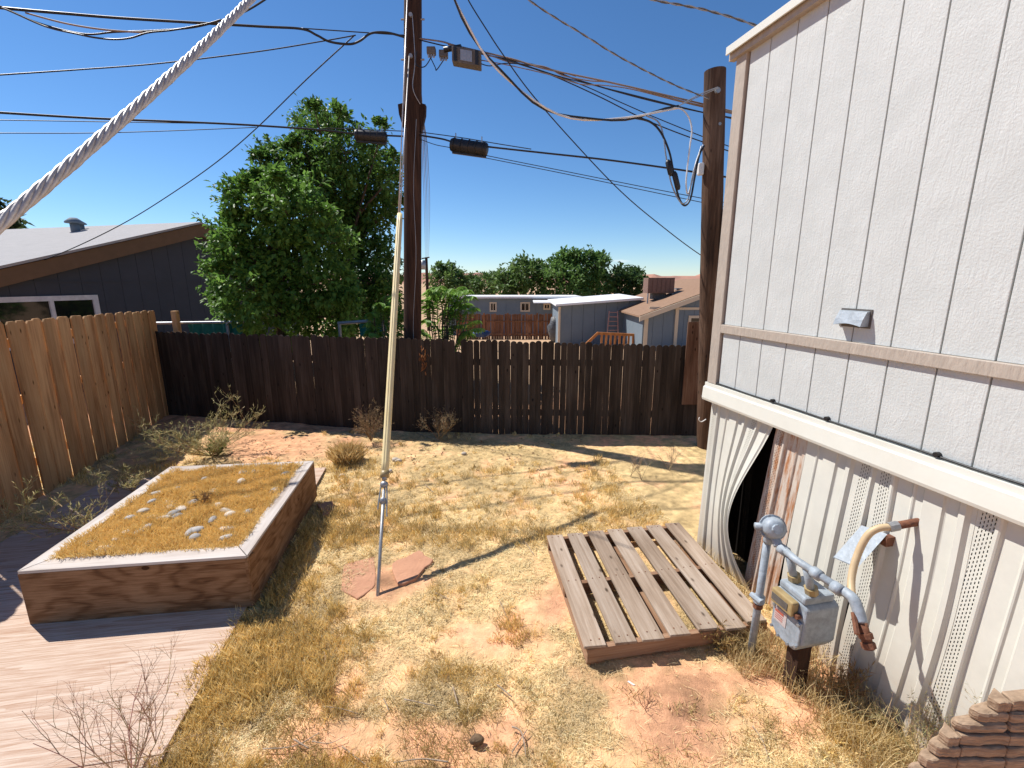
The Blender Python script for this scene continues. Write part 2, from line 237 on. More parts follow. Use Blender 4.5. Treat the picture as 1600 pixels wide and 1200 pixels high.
# ------------------------------------------------------------------ mesh builder, tags
OFF = {}
class MB:
    def __init__(s): s.v = []; s.f = []; s.c = []; s.uv = None
    def add(s, V, F, col=None):
        b = len(s.v); s.v += [tuple(p) for p in V]; s.f += [tuple(i + b for i in q) for q in F]
        if col is not None: s.c += [col] * len(V)
        return s
    def hexa(s, c8): return s.add(c8, [(0, 3, 2, 1), (4, 5, 6, 7), (0, 1, 5, 4), (1, 2, 6, 5), (2, 3, 7, 6), (3, 0, 4, 7)])
    def box(s, p, ex, ey, ez):
        """corner p and three edge vectors"""
        p, ex, ey, ez = map(Vector, (p, ex, ey, ez)); return s.hexa([p, p + ex, p + ex + ey, p + ey, p + ez, p + ex + ez, p + ex + ey + ez, p + ey + ez])
    def cbox(s, c, x, y, z):
        return s.box(Vector(c) - Vector((x, y, z)) / 2, (x, 0, 0), (0, y, 0), (0, 0, z))
    def tube(s, pts, r, n=8, cap=True, col=None):
        pts = [Vector(p) for p in pts]; m = len(pts); rr = r if isinstance(r, (list, tuple)) else [r] * m; V = []; F = []
        up = None
        for i, p in enumerate(pts):
            d = (pts[min(i + 1, m - 1)] - pts[max(i - 1, 0)])
            d = d.normalized() if d.length > 1e-9 else Vector((0, 0, 1))
            if up is None: up = d.orthogonal().normalized()
            up = (up - d * up.dot(d)); up = up.normalized() if up.length > 1e-6 else d.orthogonal().normalized(); q = d.cross(up)
            for k in range(n):
                a = 2 * math.pi * k / n; V.append(p + (up * math.cos(a) + q * math.sin(a)) * rr[i])
        for i in range(m - 1):
            for k in range(n): F.append((i * n + k, i * n + (k + 1) % n, (i + 1) * n + (k + 1) % n, (i + 1) * n + k))
        if cap and n > 2: F.append(tuple(range(n - 1, -1, -1))); F.append(tuple((m - 1) * n + k for k in range(n)))
        return s.add(V, F, col)
    def prism(s, poly, ext):
        """planar polygon of 3-D points swept along ext"""
        n = len(poly); poly = [Vector(p) for p in poly]; e = Vector(ext)
        return s.add(poly + [p + e for p in poly], [tuple(range(n - 1, -1, -1)), tuple(range(n, 2 * n))] + [(i, (i + 1) % n, n + (i + 1) % n, n + i) for i in range(n)])
    def ball(s, c, rx, ry, rz, nu=12, nv=8, jit=0., seed=0):
        rd = random.Random(seed); V = [(c[0], c[1], c[2] - rz)]
        for j in range(1, nv):
            a = -math.pi / 2 + math.pi * j / nv
            for i in range(nu):
                t = 2 * math.pi * i / nu; k = 1 + rd.uniform(-jit, jit); V.append((c[0] + rx * k * math.cos(a) * math.cos(t), c[1] + ry * k * math.cos(a) * math.sin(t), c[2] + rz * k * math.sin(a)))
        V.append((c[0], c[1], c[2] + rz)); F = [(0, 1 + (i + 1) % nu, 1 + i) for i in range(nu)]
        for j in range(nv - 2):
            for i in range(nu): F.append((1 + j * nu + i, 1 + j * nu + (i + 1) % nu, 1 + (j + 1) * nu + (i + 1) % nu, 1 + (j + 1) * nu + i))
        e = len(V) - 1; F += [(e, e - nu + i, e - nu + (i + 1) % nu) for i in range(nu)]
        return s.add(V, F)
    def build(s, name, mat, parent=None, smooth=False, bevel=0., origin=None):
        off = OFF.get(parent.name, Vector()) if parent else (Vector(origin) if origin is not None else Vector())
        me = bpy.data.meshes.new(name); me.from_pydata([tuple(Vector(p) - off) for p in s.v], [], s.f); me.materials.append(MT[mat] if isinstance(mat, str) else mat)
        if s.c:
            ca = me.color_attributes.new('Col', 'FLOAT_COLOR', 'POINT'); ca.data.foreach_set('color', [x for c in s.c for x in (*c, 1)])
        if s.uv:
            ul = me.uv_layers.new(name='UVMap')
            for lp in me.loops: ul.data[lp.index].uv = s.uv[lp.vertex_index]
        if smooth: me.polygons.foreach_set('use_smooth', [True] * len(me.polygons))
        o = bpy.data.objects.new(name, me); COL.objects.link(o)
        if bevel:
            b = o.modifiers.new('bevel', 'BEVEL'); b.width = bevel; b.segments = 2; b.limit_method = 'ANGLE'
        if parent: o.parent = parent; OFF[o.name] = off
        else: o.location = off; OFF[o.name] = off
        return o
def fast(name, V, F, C, mat, parent=None):
    """big triangle meshes from numpy arrays, with a colour for every vertex"""
    off = np.array(OFF.get(parent.name, Vector())) if parent else np.zeros(3)
    me = bpy.data.meshes.new(name); V = np.asarray(V, np.float32) - off; F = np.asarray(F, np.int32)
    me.vertices.add(len(V)); me.vertices.foreach_set('co', V.astype(np.float32).ravel()); k = F.shape[1]
    me.loops.add(F.size); me.loops.foreach_set('vertex_index', F.ravel()); me.polygons.add(len(F)); me.polygons.foreach_set('loop_start', np.arange(0, F.size, k, dtype=np.int32))
    me.update(calc_edges=True); me.validate()
    ca = me.color_attributes.new('Col', 'FLOAT_COLOR', 'POINT'); ca.data.foreach_set('color', np.concatenate([np.asarray(C, np.float32), np.ones((len(V), 1), np.float32)], 1).ravel())
    me.materials.append(MT[mat]); o = bpy.data.objects.new(name, me); COL.objects.link(o)
    if parent: o.parent = parent
    return o
def tag(o, label=None, cat=None, group=None, kind=None):
    for k, v in (('label', label), ('category', cat), ('group', group), ('kind', kind)):
        if v: o[k] = v
    return o
def thing(name, label, cat, loc=(0, 0, 0), group=None):
    o = bpy.data.objects.new(name, None); COL.objects.link(o); o.location = loc; o.empty_display_size = .1; OFF[o.name] = Vector(loc); return tag(o, label, cat, group)
def smoothpts(P, sub=8):
    P = [Vector(p) for p in P]; out = []
    for i in range(len(P) - 1):
        a, b, c, d = P[max(i - 1, 0)], P[i], P[i + 1], P[min(i + 2, len(P) - 1)]
        for k in range(sub):
            t = k / sub; out.append(.5 * ((2 * b) + (c - a) * t + (2 * a - 5 * b + 4 * c - d) * t * t + (3 * b - a - 3 * c + d) * t ** 3))
    return out + [P[-1]]

# ------------------------------------------------------------------ ground
PL_O = Vector((-1.755, 2.3, 0)); PL_D = Vector((-.165, .986, 0)).normalized(); PL_R = Vector((PL_D.y, -PL_D.x, 0))   # plywood sheet: right edge line
def blob(px, py, L_):
    r = np.zeros_like(px)
    for (x, y, rx, ry, w) in L_: r += w * np.exp(-(((px - x) / rx) ** 2 + ((py - y) / ry) ** 2))
    return r
BARE = [(1080, 1130, 110, 110, 1.2), (720, 1150, 130, 45, .9), (480, 1170, 110, 40, .5), (1260, 1090, 50, 90, 1.1), (610, 910, 65, 35, 1.3), (430, 700, 90, 24, 1.6), (865, 965, 45, 60, .7), (1200, 1060, 120, 22, .9), (1000, 1060, 100, 60, .6), (1110, 790, 60, 14, .6), (870, 755, 60, 22, .6), (1000, 690, 90, 10, .5), (600, 690, 250, 8, .5), (760, 1010, 60, 30, .35)]
GOLD = [(400, 1000, 45, 90, 1.1), (320, 1110, 45, 60, 1.0), (470, 1060, 90, 40, 1.0), (560, 1020, 70, 50, .9), (440, 880, 45, 70, 1.1), (540, 800, 70, 60, 1.1), (650, 960, 70, 40, .8), (690, 1060, 80, 22, .9), (930, 790, 100, 38, 1.05), (1060, 770, 35, 60, .7), (690, 830, 120, 45, 1.1), (1150, 1110, 22, 50, 1.2), (1350, 1150, 90, 60, .9), (1270, 1070, 50, 26, .8), (1150, 1020, 26, 16, .9), (545, 715, 28, 28, 1.2), (830, 735, 170, 20, .95), (480, 960, 60, 60, .6)]
DAMP = [(1075, 1085, 60, 55, 1.), (1110, 1170, 60, 60, .8), (870, 950, 25, 40, .5), (1030, 1170, 40, 40, .4), (590, 910, 40, 20, .4)]
def ground_z(x, y):
    yard = np.clip((8.2 - y) / .6, 0, 1) * np.clip((y - .2) / .6, 0, 1)
    z = (fbm(x * 1.1, y * 1.1, 3, 3) - .5) * .05 + (fbm(x * 7, y * 7, 9, 3) - .5) * .022
    return z * yard - np.clip(y - 9.0, 0, 34) * .072
xs = np.unique(np.concatenate([np.array([-2500, -1200, -500, -200, -90, -50, -30, -20, -14, -10, -8]), np.arange(-7, 4.01, .032), np.array([5, 7, 10, 16, 25, 40, 60, 100, 250, 600, 1300, 2500])]))
ys = np.unique(np.concatenate([np.array([-600, -100, -30, -10, -4, -2, -1, 0]), np.arange(.4, 7.4, .032), np.array([7.6, 7.9, 8.3, 9, 10, 12, 15, 19, 24, 30, 36, 43, 60, 100, 200, 500, 1200, 3000])]))
GX, GY = np.meshgrid(xs, ys); GZ = ground_z(GX, GY); gv = np.stack([GX, GY, GZ], -1).reshape(-1, 3)
ii = np.arange(len(ys) - 1)[:, None] * len(xs) + np.arange(len(xs) - 1)[None]; gf = np.stack([ii, ii + 1, ii + 1 + len(xs), ii + len(xs)], -1).reshape(-1, 4)
gpx, gpy = topx(np.concatenate([gv[:, :2], np.zeros((len(gv), 1))], 1)); nz = fbm(gv[:, 0] * 3, gv[:, 1] * 3, 21, 4) - .5; nf = fbm(gv[:, 0] * 14, gv[:, 1] * 14, 33, 3) - .5
inyard = (gv[:, 1] > 1.2) & (gv[:, 1] < 6.9) & (gv[:, 0] > -7) & (gv[:, 0] < 3)
bare = np.clip(blob(gpx, gpy, BARE) + nz * 2.2 + nf * 1.0 - .05, 0, 1); bare[~inyard] = 1
damp = np.clip(blob(gpx, gpy, DAMP) * 1.2 + nz * 1.1 - .25, 0, 1) * inyard
sand = np.array([.68, .37, .205]); thatch = np.array([.62, .45, .22]); dampc = np.array([.40, .21, .125])
gc = thatch * (1 - bare[:, None]) + sand * bare[:, None]; gc = gc * (1 - damp[:, None]) + dampc * damp[:, None]
gc *= (1 + (nf * .9 + nz * .6))[:, None]; gc[:, :] *= np.clip(.65 + .75 * fbm(gv[:, 0] * 2.2, gv[:, 1] * 2.2, 71, 4), .7, 1.08)[:, None]
far = gv[:, 1] > 9; gc[far] = np.array([.50, .33, .20])
ground = fast('ground', gv, gf, gc, 'soil'); tag(ground, kind='structure'); ground.data.polygons.foreach_set('use_smooth', [True] * len(ground.data.polygons))

# far red mesa
hv = []; hf = []; n = 160
for i in range(n + 1):
    x = -1400 + 2800 * i / n; t = .55 * float(fbm(np.array(i * .11), np.array(3.), 5, 3)) + .45 * float(fbm(np.array(i * .5), np.array(8.), 6, 3))
    for k, (dy, hh) in enumerate(((0, 0), (60, .45), (90, .55), (120, .95), (400, 1.0))): hv.append((x, 1100 + dy + 40 * t, -6 + (15 + 26 * t) * hh * (1 + .12 * random.uniform(-1, 1))))
for i in range(n):
    for k in range(4): a = i * 5 + k; hf.append((a, a + 5, a + 6, a + 1))
tag(MB().add(hv, hf).build('hills', 'hill'), kind='structure')

# ------------------------------------------------------------------ leaves and trees
def leaf_mesh(P, D, U, ln, wd, C):
    """folded diamond leaves: base points P, directions D, up vectors U"""
    D = D / np.linalg.norm(D, axis=1, keepdims=True); S = np.cross(D, U); S /= np.linalg.norm(S, axis=1, keepdims=True) + 1e-9; Nn = np.cross(S, D)
    ln = ln[:, None]; wd = wd[:, None]; mid = P + D * ln * .45 + Nn * wd * .0
    V = np.stack([P, mid + S * wd * .5 + Nn * wd * .18, P + D * ln - Nn * ln * .12, mid - S * wd * .5 + Nn * wd * .18], 1).reshape(-1, 3)
    b = np.arange(len(P))[:, None] * 4; F = np.concatenate([b + np.array([[0, 1, 2]]), b + np.array([[0, 2, 3]])], 0); return V, F, np.repeat(C, 4, 0)
def unit(n): v = rng.normal(size=(n, 3)); return v / np.linalg.norm(v, axis=1, keepdims=True)
def tree(name, label, base, clumps, Y, leaf, per, c1, c2, trunk_r, group=None, spread=.6, twig=.16, depth=1.0, cat='tree'):
    base = Vector(base); t = thing(name, label, cat, base, group); mb = MB(); Ps = []; Cs = []; Ds = []
    cen = []
    for (px, py, r) in clumps:
        y = Y + random.uniform(-1, 1) * depth * spread; c = at(px, py, y); rr = r * y / FPX; cen.append((c, rr))
    h = max(c.z for c, r in cen) - base.z; mx = sum((c.x for c, r in cen)) / len(cen)
    T0 = [base, base + Vector(((mx - base.x) * .3 + .05, 0, h * .28)), base + Vector(((mx - base.x) * .8, .05, h * .55)), base + Vector(((mx - base.x), 0, h * .8))]
    mb.tube(smoothpts(T0, 4), [trunk_r * (1 - .8 * i / 12) for i in range(13)], 8)
    for c, rr in cen:
        k = random.uniform(.2, .6); s = Vector(T0[1]).lerp(Vector(T0[3]), k * .9); s.z = min(s.z, c.z - rr * .2) if c.z - rr * .2 > base.z else s.z
        mid = s.lerp(c, .5) + Vector((random.uniform(-.1, .1), random.uniform(-.1, .1), .12)) * rr
        mb.tube(smoothpts([s, mid, c], 3), [trunk_r * .36 * (1 - .8 * i / 6) for i in range(7)], 5)
        n = int(per * max(rr, .12) ** 2); nt_ = max(6, n // 14)
        u = unit(nt_); tw = np.array(c) + u * (rr * (rng.random(nt_) ** .42))[:, None] * np.array([1, 1, .95])
        idx = rng.integers(0, nt_, n); out = u[idx]; off = unit(n) * (rng.random(n) ** .7 * twig)[:, None]
        P = tw[idx] + off * np.array([1, 1, .8]) + out * (rng.random(n) * twig * .9)[:, None]
        for _ in range(8):
            a_ = unit(1)[0]; a_[2] = abs(a_[2]) * .9 + .15; a_ /= np.linalg.norm(a_); q = np.linspace(.7, random.uniform(1.15, 1.7), 26)[:, None]; sh = np.array(c) + a_ * rr * q + unit(26) * leaf * .55
            mb.tube([c, Vector(c) + Vector(a_) * rr * float(q[-1][0])], [leaf * .09, leaf * .03], 3, False); Ps.append(sh); Ds.append(a_ * .6 + unit(26) * .9); k_ = rng.random(26)[:, None]; Cs.append(np.array(c1) * (1 - k_) + np.array(c2) * k_)
        Ps.append(P); Ds.append(out * .7 + unit(n) * .8 + np.array([0, 0, -.25])); tone = (.55 * rng.random(nt_))[idx] + .45 * rng.random(n)
        Cs.append(np.array(c1) * (1 - tone[:, None]) + np.array(c2) * tone[:, None])
    mb.build('trunk', 'bark', t, True)
    P = np.concatenate(Ps); D = np.concatenate(Ds); C = np.concatenate(Cs); n = len(P); U = unit(n) * .6 + np.array([0, 0, 1.]); ln = leaf * rng.uniform(.7, 1.3, n)
    fast('crown', *leaf_mesh(P, D, U, ln, ln * rng.uniform(.5, .68, n), C), 'leaf', t)
    return t
T1 = [(395, 325, 42), (440, 315, 36), (455, 345, 50), (366, 385, 38), (425, 390, 60), (492, 385, 52), (352, 432, 26), (400, 455, 55), (470, 455, 55), (515, 445, 36), (372, 492, 36), (440, 505, 45), (500, 500, 40), (385, 300, 16), (430, 285, 14), (348, 400, 16), (535, 470, 20), (338, 425, 10), (405, 282, 9), (372, 345, 14), (362, 350, 8), (470, 300, 14), (350, 470, 14), (333, 448, 8), (545, 495, 18)]
tree('leafy_tree', 'bushy broad-leaved green tree standing in front of the taller one, beside the grey house', at(440, 560, 9.0) * 1, T1, 9.0, .105, 4000, (.045, .11, .018), (.20, .37, .07), .09, 'trees behind the fence', .5, .15)
T2 = [(490, 192, 20), (527, 190, 14), (500, 225, 34), (442, 252, 26), (418, 256, 14), (540, 240, 42), (585, 262, 28), (592, 222, 10), (598, 300, 24), (560, 300, 52), (500, 295, 55), (452, 292, 36), (585, 350, 34), (545, 365, 50), (590, 405, 30), (560, 430, 50), (600, 455, 24), (560, 480, 36), (470, 265, 26), (492, 172, 7), (520, 340, 40), (530, 176, 6), (595, 195, 5), (404, 250, 8), (615, 250, 10), (616, 320, 12), (590, 480, 34), (600, 505, 26), (560, 510, 30), (585, 445, 36), (470, 225, 10), (455, 238, 12), (610, 280, 12), (530, 500, 30)]
tree('tall_tree', 'tall dark green tree with ragged top rising behind the bushy tree', at(545, 560, 12.0), T2, 12.0, .11, 3000, (.04, .095, .018), (.16, .30, .06), .16, 'trees behind the fence', .8, .2)
def far_tree(label, cl, Y, c1, c2, bx, per=230): tree('distant_tree', label, (at(bx, 470, Y).x, Y, -2.5), cl, Y, .5, per, c1, c2, .22, 'trees beyond the mobile homes', 2.2, .75)
G1, G2 = (.06, .115, .03), (.15, .24, .065)
far_tree('rounded green tree far off just right of the tall pole', [(690, 440, 18), (706, 432, 12), (715, 448, 16), (688, 425, 8)], 62, G1, G2, 700)
far_tree('small bright green far tree below the red mesa', [(758, 448, 14), (772, 444, 12), (745, 452, 9)], 70, (.06, .12, .03), (.13, .22, .06), 760)
far_tree('olive far tree at the left end of the long row', [(735, 452, 14), (725, 446, 9), (740, 440, 8)], 80, G1, (.09, .14, .05), 735)
far_tree('airy far tree with thin tips left of the biggest crown', [(800, 440, 22), (825, 432, 20), (812, 420, 9), (790, 452, 20), (845, 445, 24), (838, 420, 8)], 58, G1, G2, 820)
far_tree('biggest far tree, tallest crown behind the white roofs', [(880, 415, 16), (905, 425, 26), (885, 445, 30), (930, 420, 18), (938, 410, 9), (925, 445, 26), (898, 404, 9), (865, 430, 16)], 55, (.06, .125, .03), (.16, .28, .07), 905)
far_tree('low dark far tree beside the rooftop cooler', [(960, 445, 22), (985, 440, 16), (975, 452, 20), (1000, 450, 14), (993, 430, 6)], 60, (.03, .065, .02), (.08, .14, .04), 975)
far_tree('small far conifer top above the grey roof at the left edge', [(2, 352, 12), (-18, 345, 22), (10, 358, 8)], 30, (.02, .04, .015), (.05, .08, .03), -10, 400)

# tree-of-heaven saplings round the pole: long arching fronds of paired leaflets
def frond_bush(label, base, tips, Y):
    t = thing('frond_shrub', label, 'shrub', base, 'frond shrubs at the pole'); mb = MB(); P = []; D = []; U = []; C = []; LN = []
    for (px, py) in tips:
        tip = at(px, py, Y + random.uniform(-.35, .35)); b = Vector(base) + Vector((random.uniform(-.12, .12), 0, random.uniform(.5, 1.0))); b.x += (tip.x - base[0]) * .45; b.z = max(b.z, tip.z - .45)
        mid = b.lerp(tip, .5) + Vector((0, 0, .16)); pts = smoothpts([Vector(base), b, mid, tip], 9); mb.tube(pts, [.012 * (1 - .8 * i / len(pts)) for i in range(len(pts))], 4)
        fr = pts[10:]; tone = random.random()
        for i, p in enumerate(fr):
            d = (fr[min(i + 1, len(fr) - 1)] - fr[max(i - 1, 0)]).normalized(); s = d.cross(Vector((0, 0, 1))); s = s.normalized() if s.length > .01 else Vector((1, 0, 0))
            for sg in (-1, 1):
                P.append(p); D.append(s * sg + d * .6 + Vector((random.gauss(0, .12), random.gauss(0, .12), -.7))); U.append((0, 0, 1)); LN.append(.15 * random.uniform(.75, 1.15)); k = .5 * tone + .5 * random.random(); C.append((.16 + .14 * k, .30 + .2 * k, .04 + .07 * k))
    mb.build('stem', 'bark', t, True); LN = np.array(LN); fast('foliage', *leaf_mesh(np.array(P), np.array(D), np.array(U, float), LN, LN * .34, np.array(C)), 'leaf', t)
def tipsin(n, x0, x1, y0, y1): return [(random.uniform(x0, x1), random.uniform(y0, y1)) for _ in range(n)]
frond_bush('bright green frond shrub to the right of the tall pole', (at(690, 560, 7.95).x, 7.95, 0), tipsin(22, 655, 742, 450, 520) + [(723, 447), (738, 462), (690, 446), (747, 500), (705, 450), (742, 480), (735, 520), (668, 455), (680, 448), (730, 452), (752, 512), (715, 470)], 7.95)
frond_bush('bright green frond shrub between yellow guy guard and tall pole', (at(612, 560, 7.85).x, 7.85, 0), tipsin(12, 572, 632, 465, 520) + [(580, 488), (605, 462), (575, 505), (592, 472), (585, 515), (618, 458)], 7.85)

# ------------------------------------------------------------------ buildings beyond the fence
def house_left():
    P = at(305, 350, 13.0); rd = Vector((-.968, .25, 0)).normalized(); l = Vector((-.25, -.968, 0)).normalized(); z0 = P.z
    t = thing('grey_house', 'slate grey house with brown rake boards and pale shingles, behind the left fence', 'house', (P.x, P.y, 0)); pit = .29
    run = 7.2; Z = Vector((0, 0, 1)); g = -rd
    def G(a, z, o=0.): return Vector((P.x, P.y, 0)) + l * a + Z * z + g * o          # gable plane: a towards the near left
    k = 0
    for a0 in np.arange(-3.6, run, .41):
        a1 = min(a0 + .402, run); e0 = z0 - .16 - abs(a0) * pit; e1 = z0 - .16 - abs(a1) * pit
        MB().prism([G(a0, -.3), G(a1, -.3), G(a1, e1), G(a0, e0)], rd * .05).build('siding_panel', 'housegrey', t)
    MB().prism([G(-3.6, -.3, -.03), G(run, -.3, -.03), G(run, z0 - .2 - run * pit, -.03), G(0, z0 - .2, -.03), G(-3.6, z0 - .2 - 3.6 * pit, -.03)], rd * 9).build('wall', 'housegrey', t)
    MB().box(G(-3.6, 2.26, .004), l * (3.6 + run), Z * .02, g * .012).build('wall_seam_strip', 'housegrey', t)
    for a0, a1 in ((0, run + .4), (0, -4.0)):
        d = .3; MB().prism([G(a0, z0 - .02 - abs(a0) * pit, .12), G(a1, z0 - .02 - abs(a1) * pit, .12), G(a1, z0 - .02 - d - abs(a1) * pit, .12), G(a0, z0 - .02 - d - abs(a0) * pit, .12)], g * .04).build('rake_board', 'brown', t)
    rf = MB(); q = [G(0, z0, .2), G(run + .45, z0 - (run + .45) * pit, .2), G(run + .45, z0 - (run + .45) * pit, -10), G(0, z0, -10)]; rf.prism(q, (0, 0, .05))
    r1 = rf.build('roof', 'shingle', t); MB().prism([G(0, z0, .2), G(-4.1, z0 - 4.1 * pit, .2), G(-4.1, z0 - 4.1 * pit, -10), G(0, z0, -10)], (0, 0, .05)).build('roof', 'shingle', t)
    def RP(a, o, up=0.): return G(a, z0 + .05 - a * pit + up, o)
    for (px, py, s) in ((118, 362, 1.), (128, 358, .6)):
        # roof vents with a cap
        best = min(((a, o) for a in np.arange(.3, 4, .1) for o in np.arange(-8, 0, .1)), key=lambda q: sum((u - v) ** 2 for u, v in zip((topx([RP(*q)])[0][0], topx([RP(*q)])[1][0]), (px, py))))
        p = RP(*best); v = MB(); v.tube([p - Z * .1, p + Z * .2 * s], .10 * s, 10); v.tube([p + Z * .2 * s, p + Z * .24 * s, p + Z * .34 * s], [.2 * s, .2 * s, .08 * s], 10); v.build('roof_vent', 'bluegrey', r1, True)
    p = RP(1.6, -5.2); MB().box(p, rd * .9, l * .5 - Z * .5 * pit, Z * .07).build('skylight', 'winwhite', r1)
    # window with white frame, two sashes
    a0, a1, zb, zt = 2.72, 4.55, 1.0, at(60, 462, 9.7).z
    w = MB()
    for (u0, u1, v0, v1) in ((a0, a1, zt - .1, zt), (a0, a1, zb, zb + .1), (a0, a0 + .1, zb + .1, zt - .1), (a1 - .1, a1, zb + .1, zt - .1), (3.55, 3.62, zb + .1, zt - .1)): w.box(G(u0, v0, .003), l * (u1 - u0), Z * (v1 - v0), g * .05)
    wo = w.build('window', 'winwhite', t)
    for u0, u1 in ((a0 + .1, 3.55), (3.62, a1 - .1)): MB().box(G(u0, zb + .1, .004), l * (u1 - u0), Z * (zt - zb - .2), g * .012).build('pane', 'glass', wo)
house_left()

def simple_wall(t, x0, x1, Y, zb, zt0, zt1, mat, step, d=.06):
    n = max(1, round((x1 - x0) / step)); w = (x1 - x0) / n
    for i in range(n):
        a = x0 + i * w; za = zt0 + (zt1 - zt0) * i / n; zb_ = zt0 + (zt1 - zt0) * (i + 1) / n
        MB().prism([(a + .008, Y, zb), (a + w - .008, Y, zb), (a + w - .008, Y, zb_), (a + .008, Y, za)], (0, d, 0)).build('siding_panel', mat, t)
def window(t, x0, x1, z0, z1, Y, frame='cream', fw=.12):
    m = MB(); 
    for a, b, c, d in ((x0, x1, z1 - fw, z1), (x0, x1, z0, z0 + fw), (x0, x0 + fw, z0 + fw, z1 - fw), (x1 - fw, x1, z0 + fw, z1 - fw), ((x0 + x1) / 2 - .03, (x0 + x1) / 2 + .03, z0 + fw, z1 - fw)): m.box((a, Y - .05, c), (b - a, 0, 0), (0, .05, 0), (0, 0, d - c))
    o = m.build('window', frame, t)
    for a, b in ((x0 + fw, (x0 + x1) / 2 - .03), ((x0 + x1) / 2 + .03, x1 - fw)): MB().box((a, Y - .02, z0 + fw), (b - a, 0, 0), (0, .015, 0), (0, 0, z1 - z0 - 2 * fw)).build('pane', 'glass', o)
def px_x(px, Y): return at(px, 480, Y).x
def zz(py, Y): return at(800, py, Y).z
# long home with white roof
Y = 40.; t = thing('mobile_home', 'long blue grey mobile home with flat white roof in the distance', 'mobile home', (px_x(800, Y), Y, -2.3))
simple_wall(t, px_x(700, Y), px_x(905, Y), Y, -2.4, zz(466, Y), zz(468, Y), 'bluegrey', 1.2)
MB().box((px_x(695, Y), Y - .4, zz(466, Y)), (px_x(908, Y) - px_x(695, Y), 0, 0), (0, 4.5, 0), (0, 0, .16)).build('roof', 'metalroof', t)
MB().box((px_x(700, Y), Y + .1, -2.4), (px_x(905, Y) - px_x(700, Y), 0, 0), (0, 4, 0), (0, 0, zz(467, Y) + 2.38)).build('wall', 'bluegrey', t)
for a, b in ((765, 776), (813, 828)): window(t, px_x(a, Y), px_x(b, Y), zz(487, Y), zz(472, Y), Y)
window(t, px_x(849, Y), px_x(860, Y), zz(484, Y), zz(474, Y), Y)
MB().box((px_x(832, Y), Y - 2.4, zz(472, Y)), (px_x(905, Y) - px_x(832, Y), 0, 0), (0, 2.0, .12), (0, 0, .07)).build('awning', 'metalroof', t)
# board fence in front of it
Y = 33.; t = thing('distant_fence', 'reddish brown board fence in front of the long blue grey home', 'fence', (px_x(800, Y), Y, -1.75))
x = px_x(712, Y); i = 0
while x < px_x(878, Y):
    w = random.uniform(.13, .2); MB().box((x, Y + (i % 2) * .05, -1.9), (w, 0, 0), (0, .03, 0), (0, 0, 1.9 + zz(491, Y) + random.uniform(-.05, .05))).build('picket', 'farfence', t); x += w + random.choice((.01, .01, .06)); i += 1
for z in (-.5, -1.4): MB().box((px_x(712, Y), Y - .06, z), (px_x(878, Y) - px_x(712, Y), 0, 0), (0, .05, 0), (0, 0, .09)).build('rail', 'farfence', t)
for px in (737, 755, 792, 838): MB().box((px_x(px, Y), Y - .14, -1.9), (.12, 0, 0), (0, .07, 0), (0, 0, 1.9 + zz(489, Y))).build('fence_post', 'farfence', t)
# carport wing with white sloping roof
Y = 26.; t = thing('carport_shed', 'blue grey shed wall under a sloping white metal roof, ladder leaning on it', 'shed', (px_x(935, Y), Y, -1.2)); xa, xb = px_x(876, Y), px_x(1001, Y)
simple_wall(t, xa, xb, Y, -1.5, zz(477, Y), zz(468, Y), 'bluegrey', .62)
MB().prism([(xa, Y + .07, -1.5), (xb, Y + .07, -1.5), (xb, Y + .07, zz(470, Y)), (xa, Y + .07, zz(479, Y))], (0, 5, 0)).build('wall', 'bluegrey', t)
MB().prism([(xa - .3, Y - .35, zz(478, Y)), (xb + .05, Y - .35, zz(468, Y)), (xb + .05, Y - .35, zz(464.5, Y)), (xa - .3, Y - .35, zz(475, Y))], (0, 6, .05)).build('roof', 'metalroof', t)
MB().box((xa - .12, Y - .05, -1.5), (.12, 0, 0), (0, .1, 0), (0, 0, 1.5 + zz(480, Y))).build('corner_post', 'cream', t)
# gabled home with brown roof
Y = 22.; xl = px_x(1006, Y); xr = px_x(1150, Y); t = thing('gabled_home', 'blue grey gabled home with cream trim and brown shingle roof', 'house', (xl + 2, Y, -1)); ze = zz(492, Y); zp = zz(437, Y)
n = 9
for i in range(n):
    a = xl + (xr - xl) * i / n; b = xl + (xr - xl) * (i + 1) / n - .012; MB().prism([(a, Y, -1.2), (b, Y, -1.2), (b, Y, ze + (zp - ze) * (i + 1) / n - .12), (a, Y, ze + (zp - ze) * i / n - .12)], (0, .06, 0)).build('siding_panel', 'bluegrey', t)
MB().prism([(xl, Y + .07, -1.2), (xr, Y + .07, -1.2), (xr, Y + .07, zp - .15), (xl, Y + .07, ze - .15)], (0, 7, 0)).build('wall', 'bluegrey', t)
MB().prism([(xl - .25, Y - .3, ze - .1), (xr, Y - .3, zp - .02), (xr, Y - .3, zp + .06), (xl - .25, Y - .3, ze - .02)], (0, 8, 0)).build('roof', 'brownroof', t)
MB().prism([(xl - .26, Y - .36, ze - .28), (xr, Y - .36, zp - .2), (xr, Y - .36, zp + .02), (xl - .26, Y - .36, ze - .06)], (0, .055, 0)).build('rake_board', 'cream', t)
for a, b, c, d in ((1008, 1014, 540, 497), (1056, 1061, 540, 474)): MB().box((px_x(a, Y), Y - .05, zz(c, Y)), (px_x(b, Y) - px_x(a, Y), 0, 0), (0, .045, 0), (0, 0, zz(d, Y) - zz(c, Y))).build('trim_board', 'cream', t)
for a, b, y_ in ((1014.3, 1055.7, 483), (1061.3, 1140, 484)): MB().box((px_x(a, Y), Y - .045, zz(y_, Y)), (px_x(b, Y) - px_x(a, Y), 0, 0), (0, .04, 0), (0, 0, .11)).build('trim_board', 'cream', t)
window(t, px_x(1077, Y), px_x(1112, Y), zz(520, Y), zz(493, Y), Y)
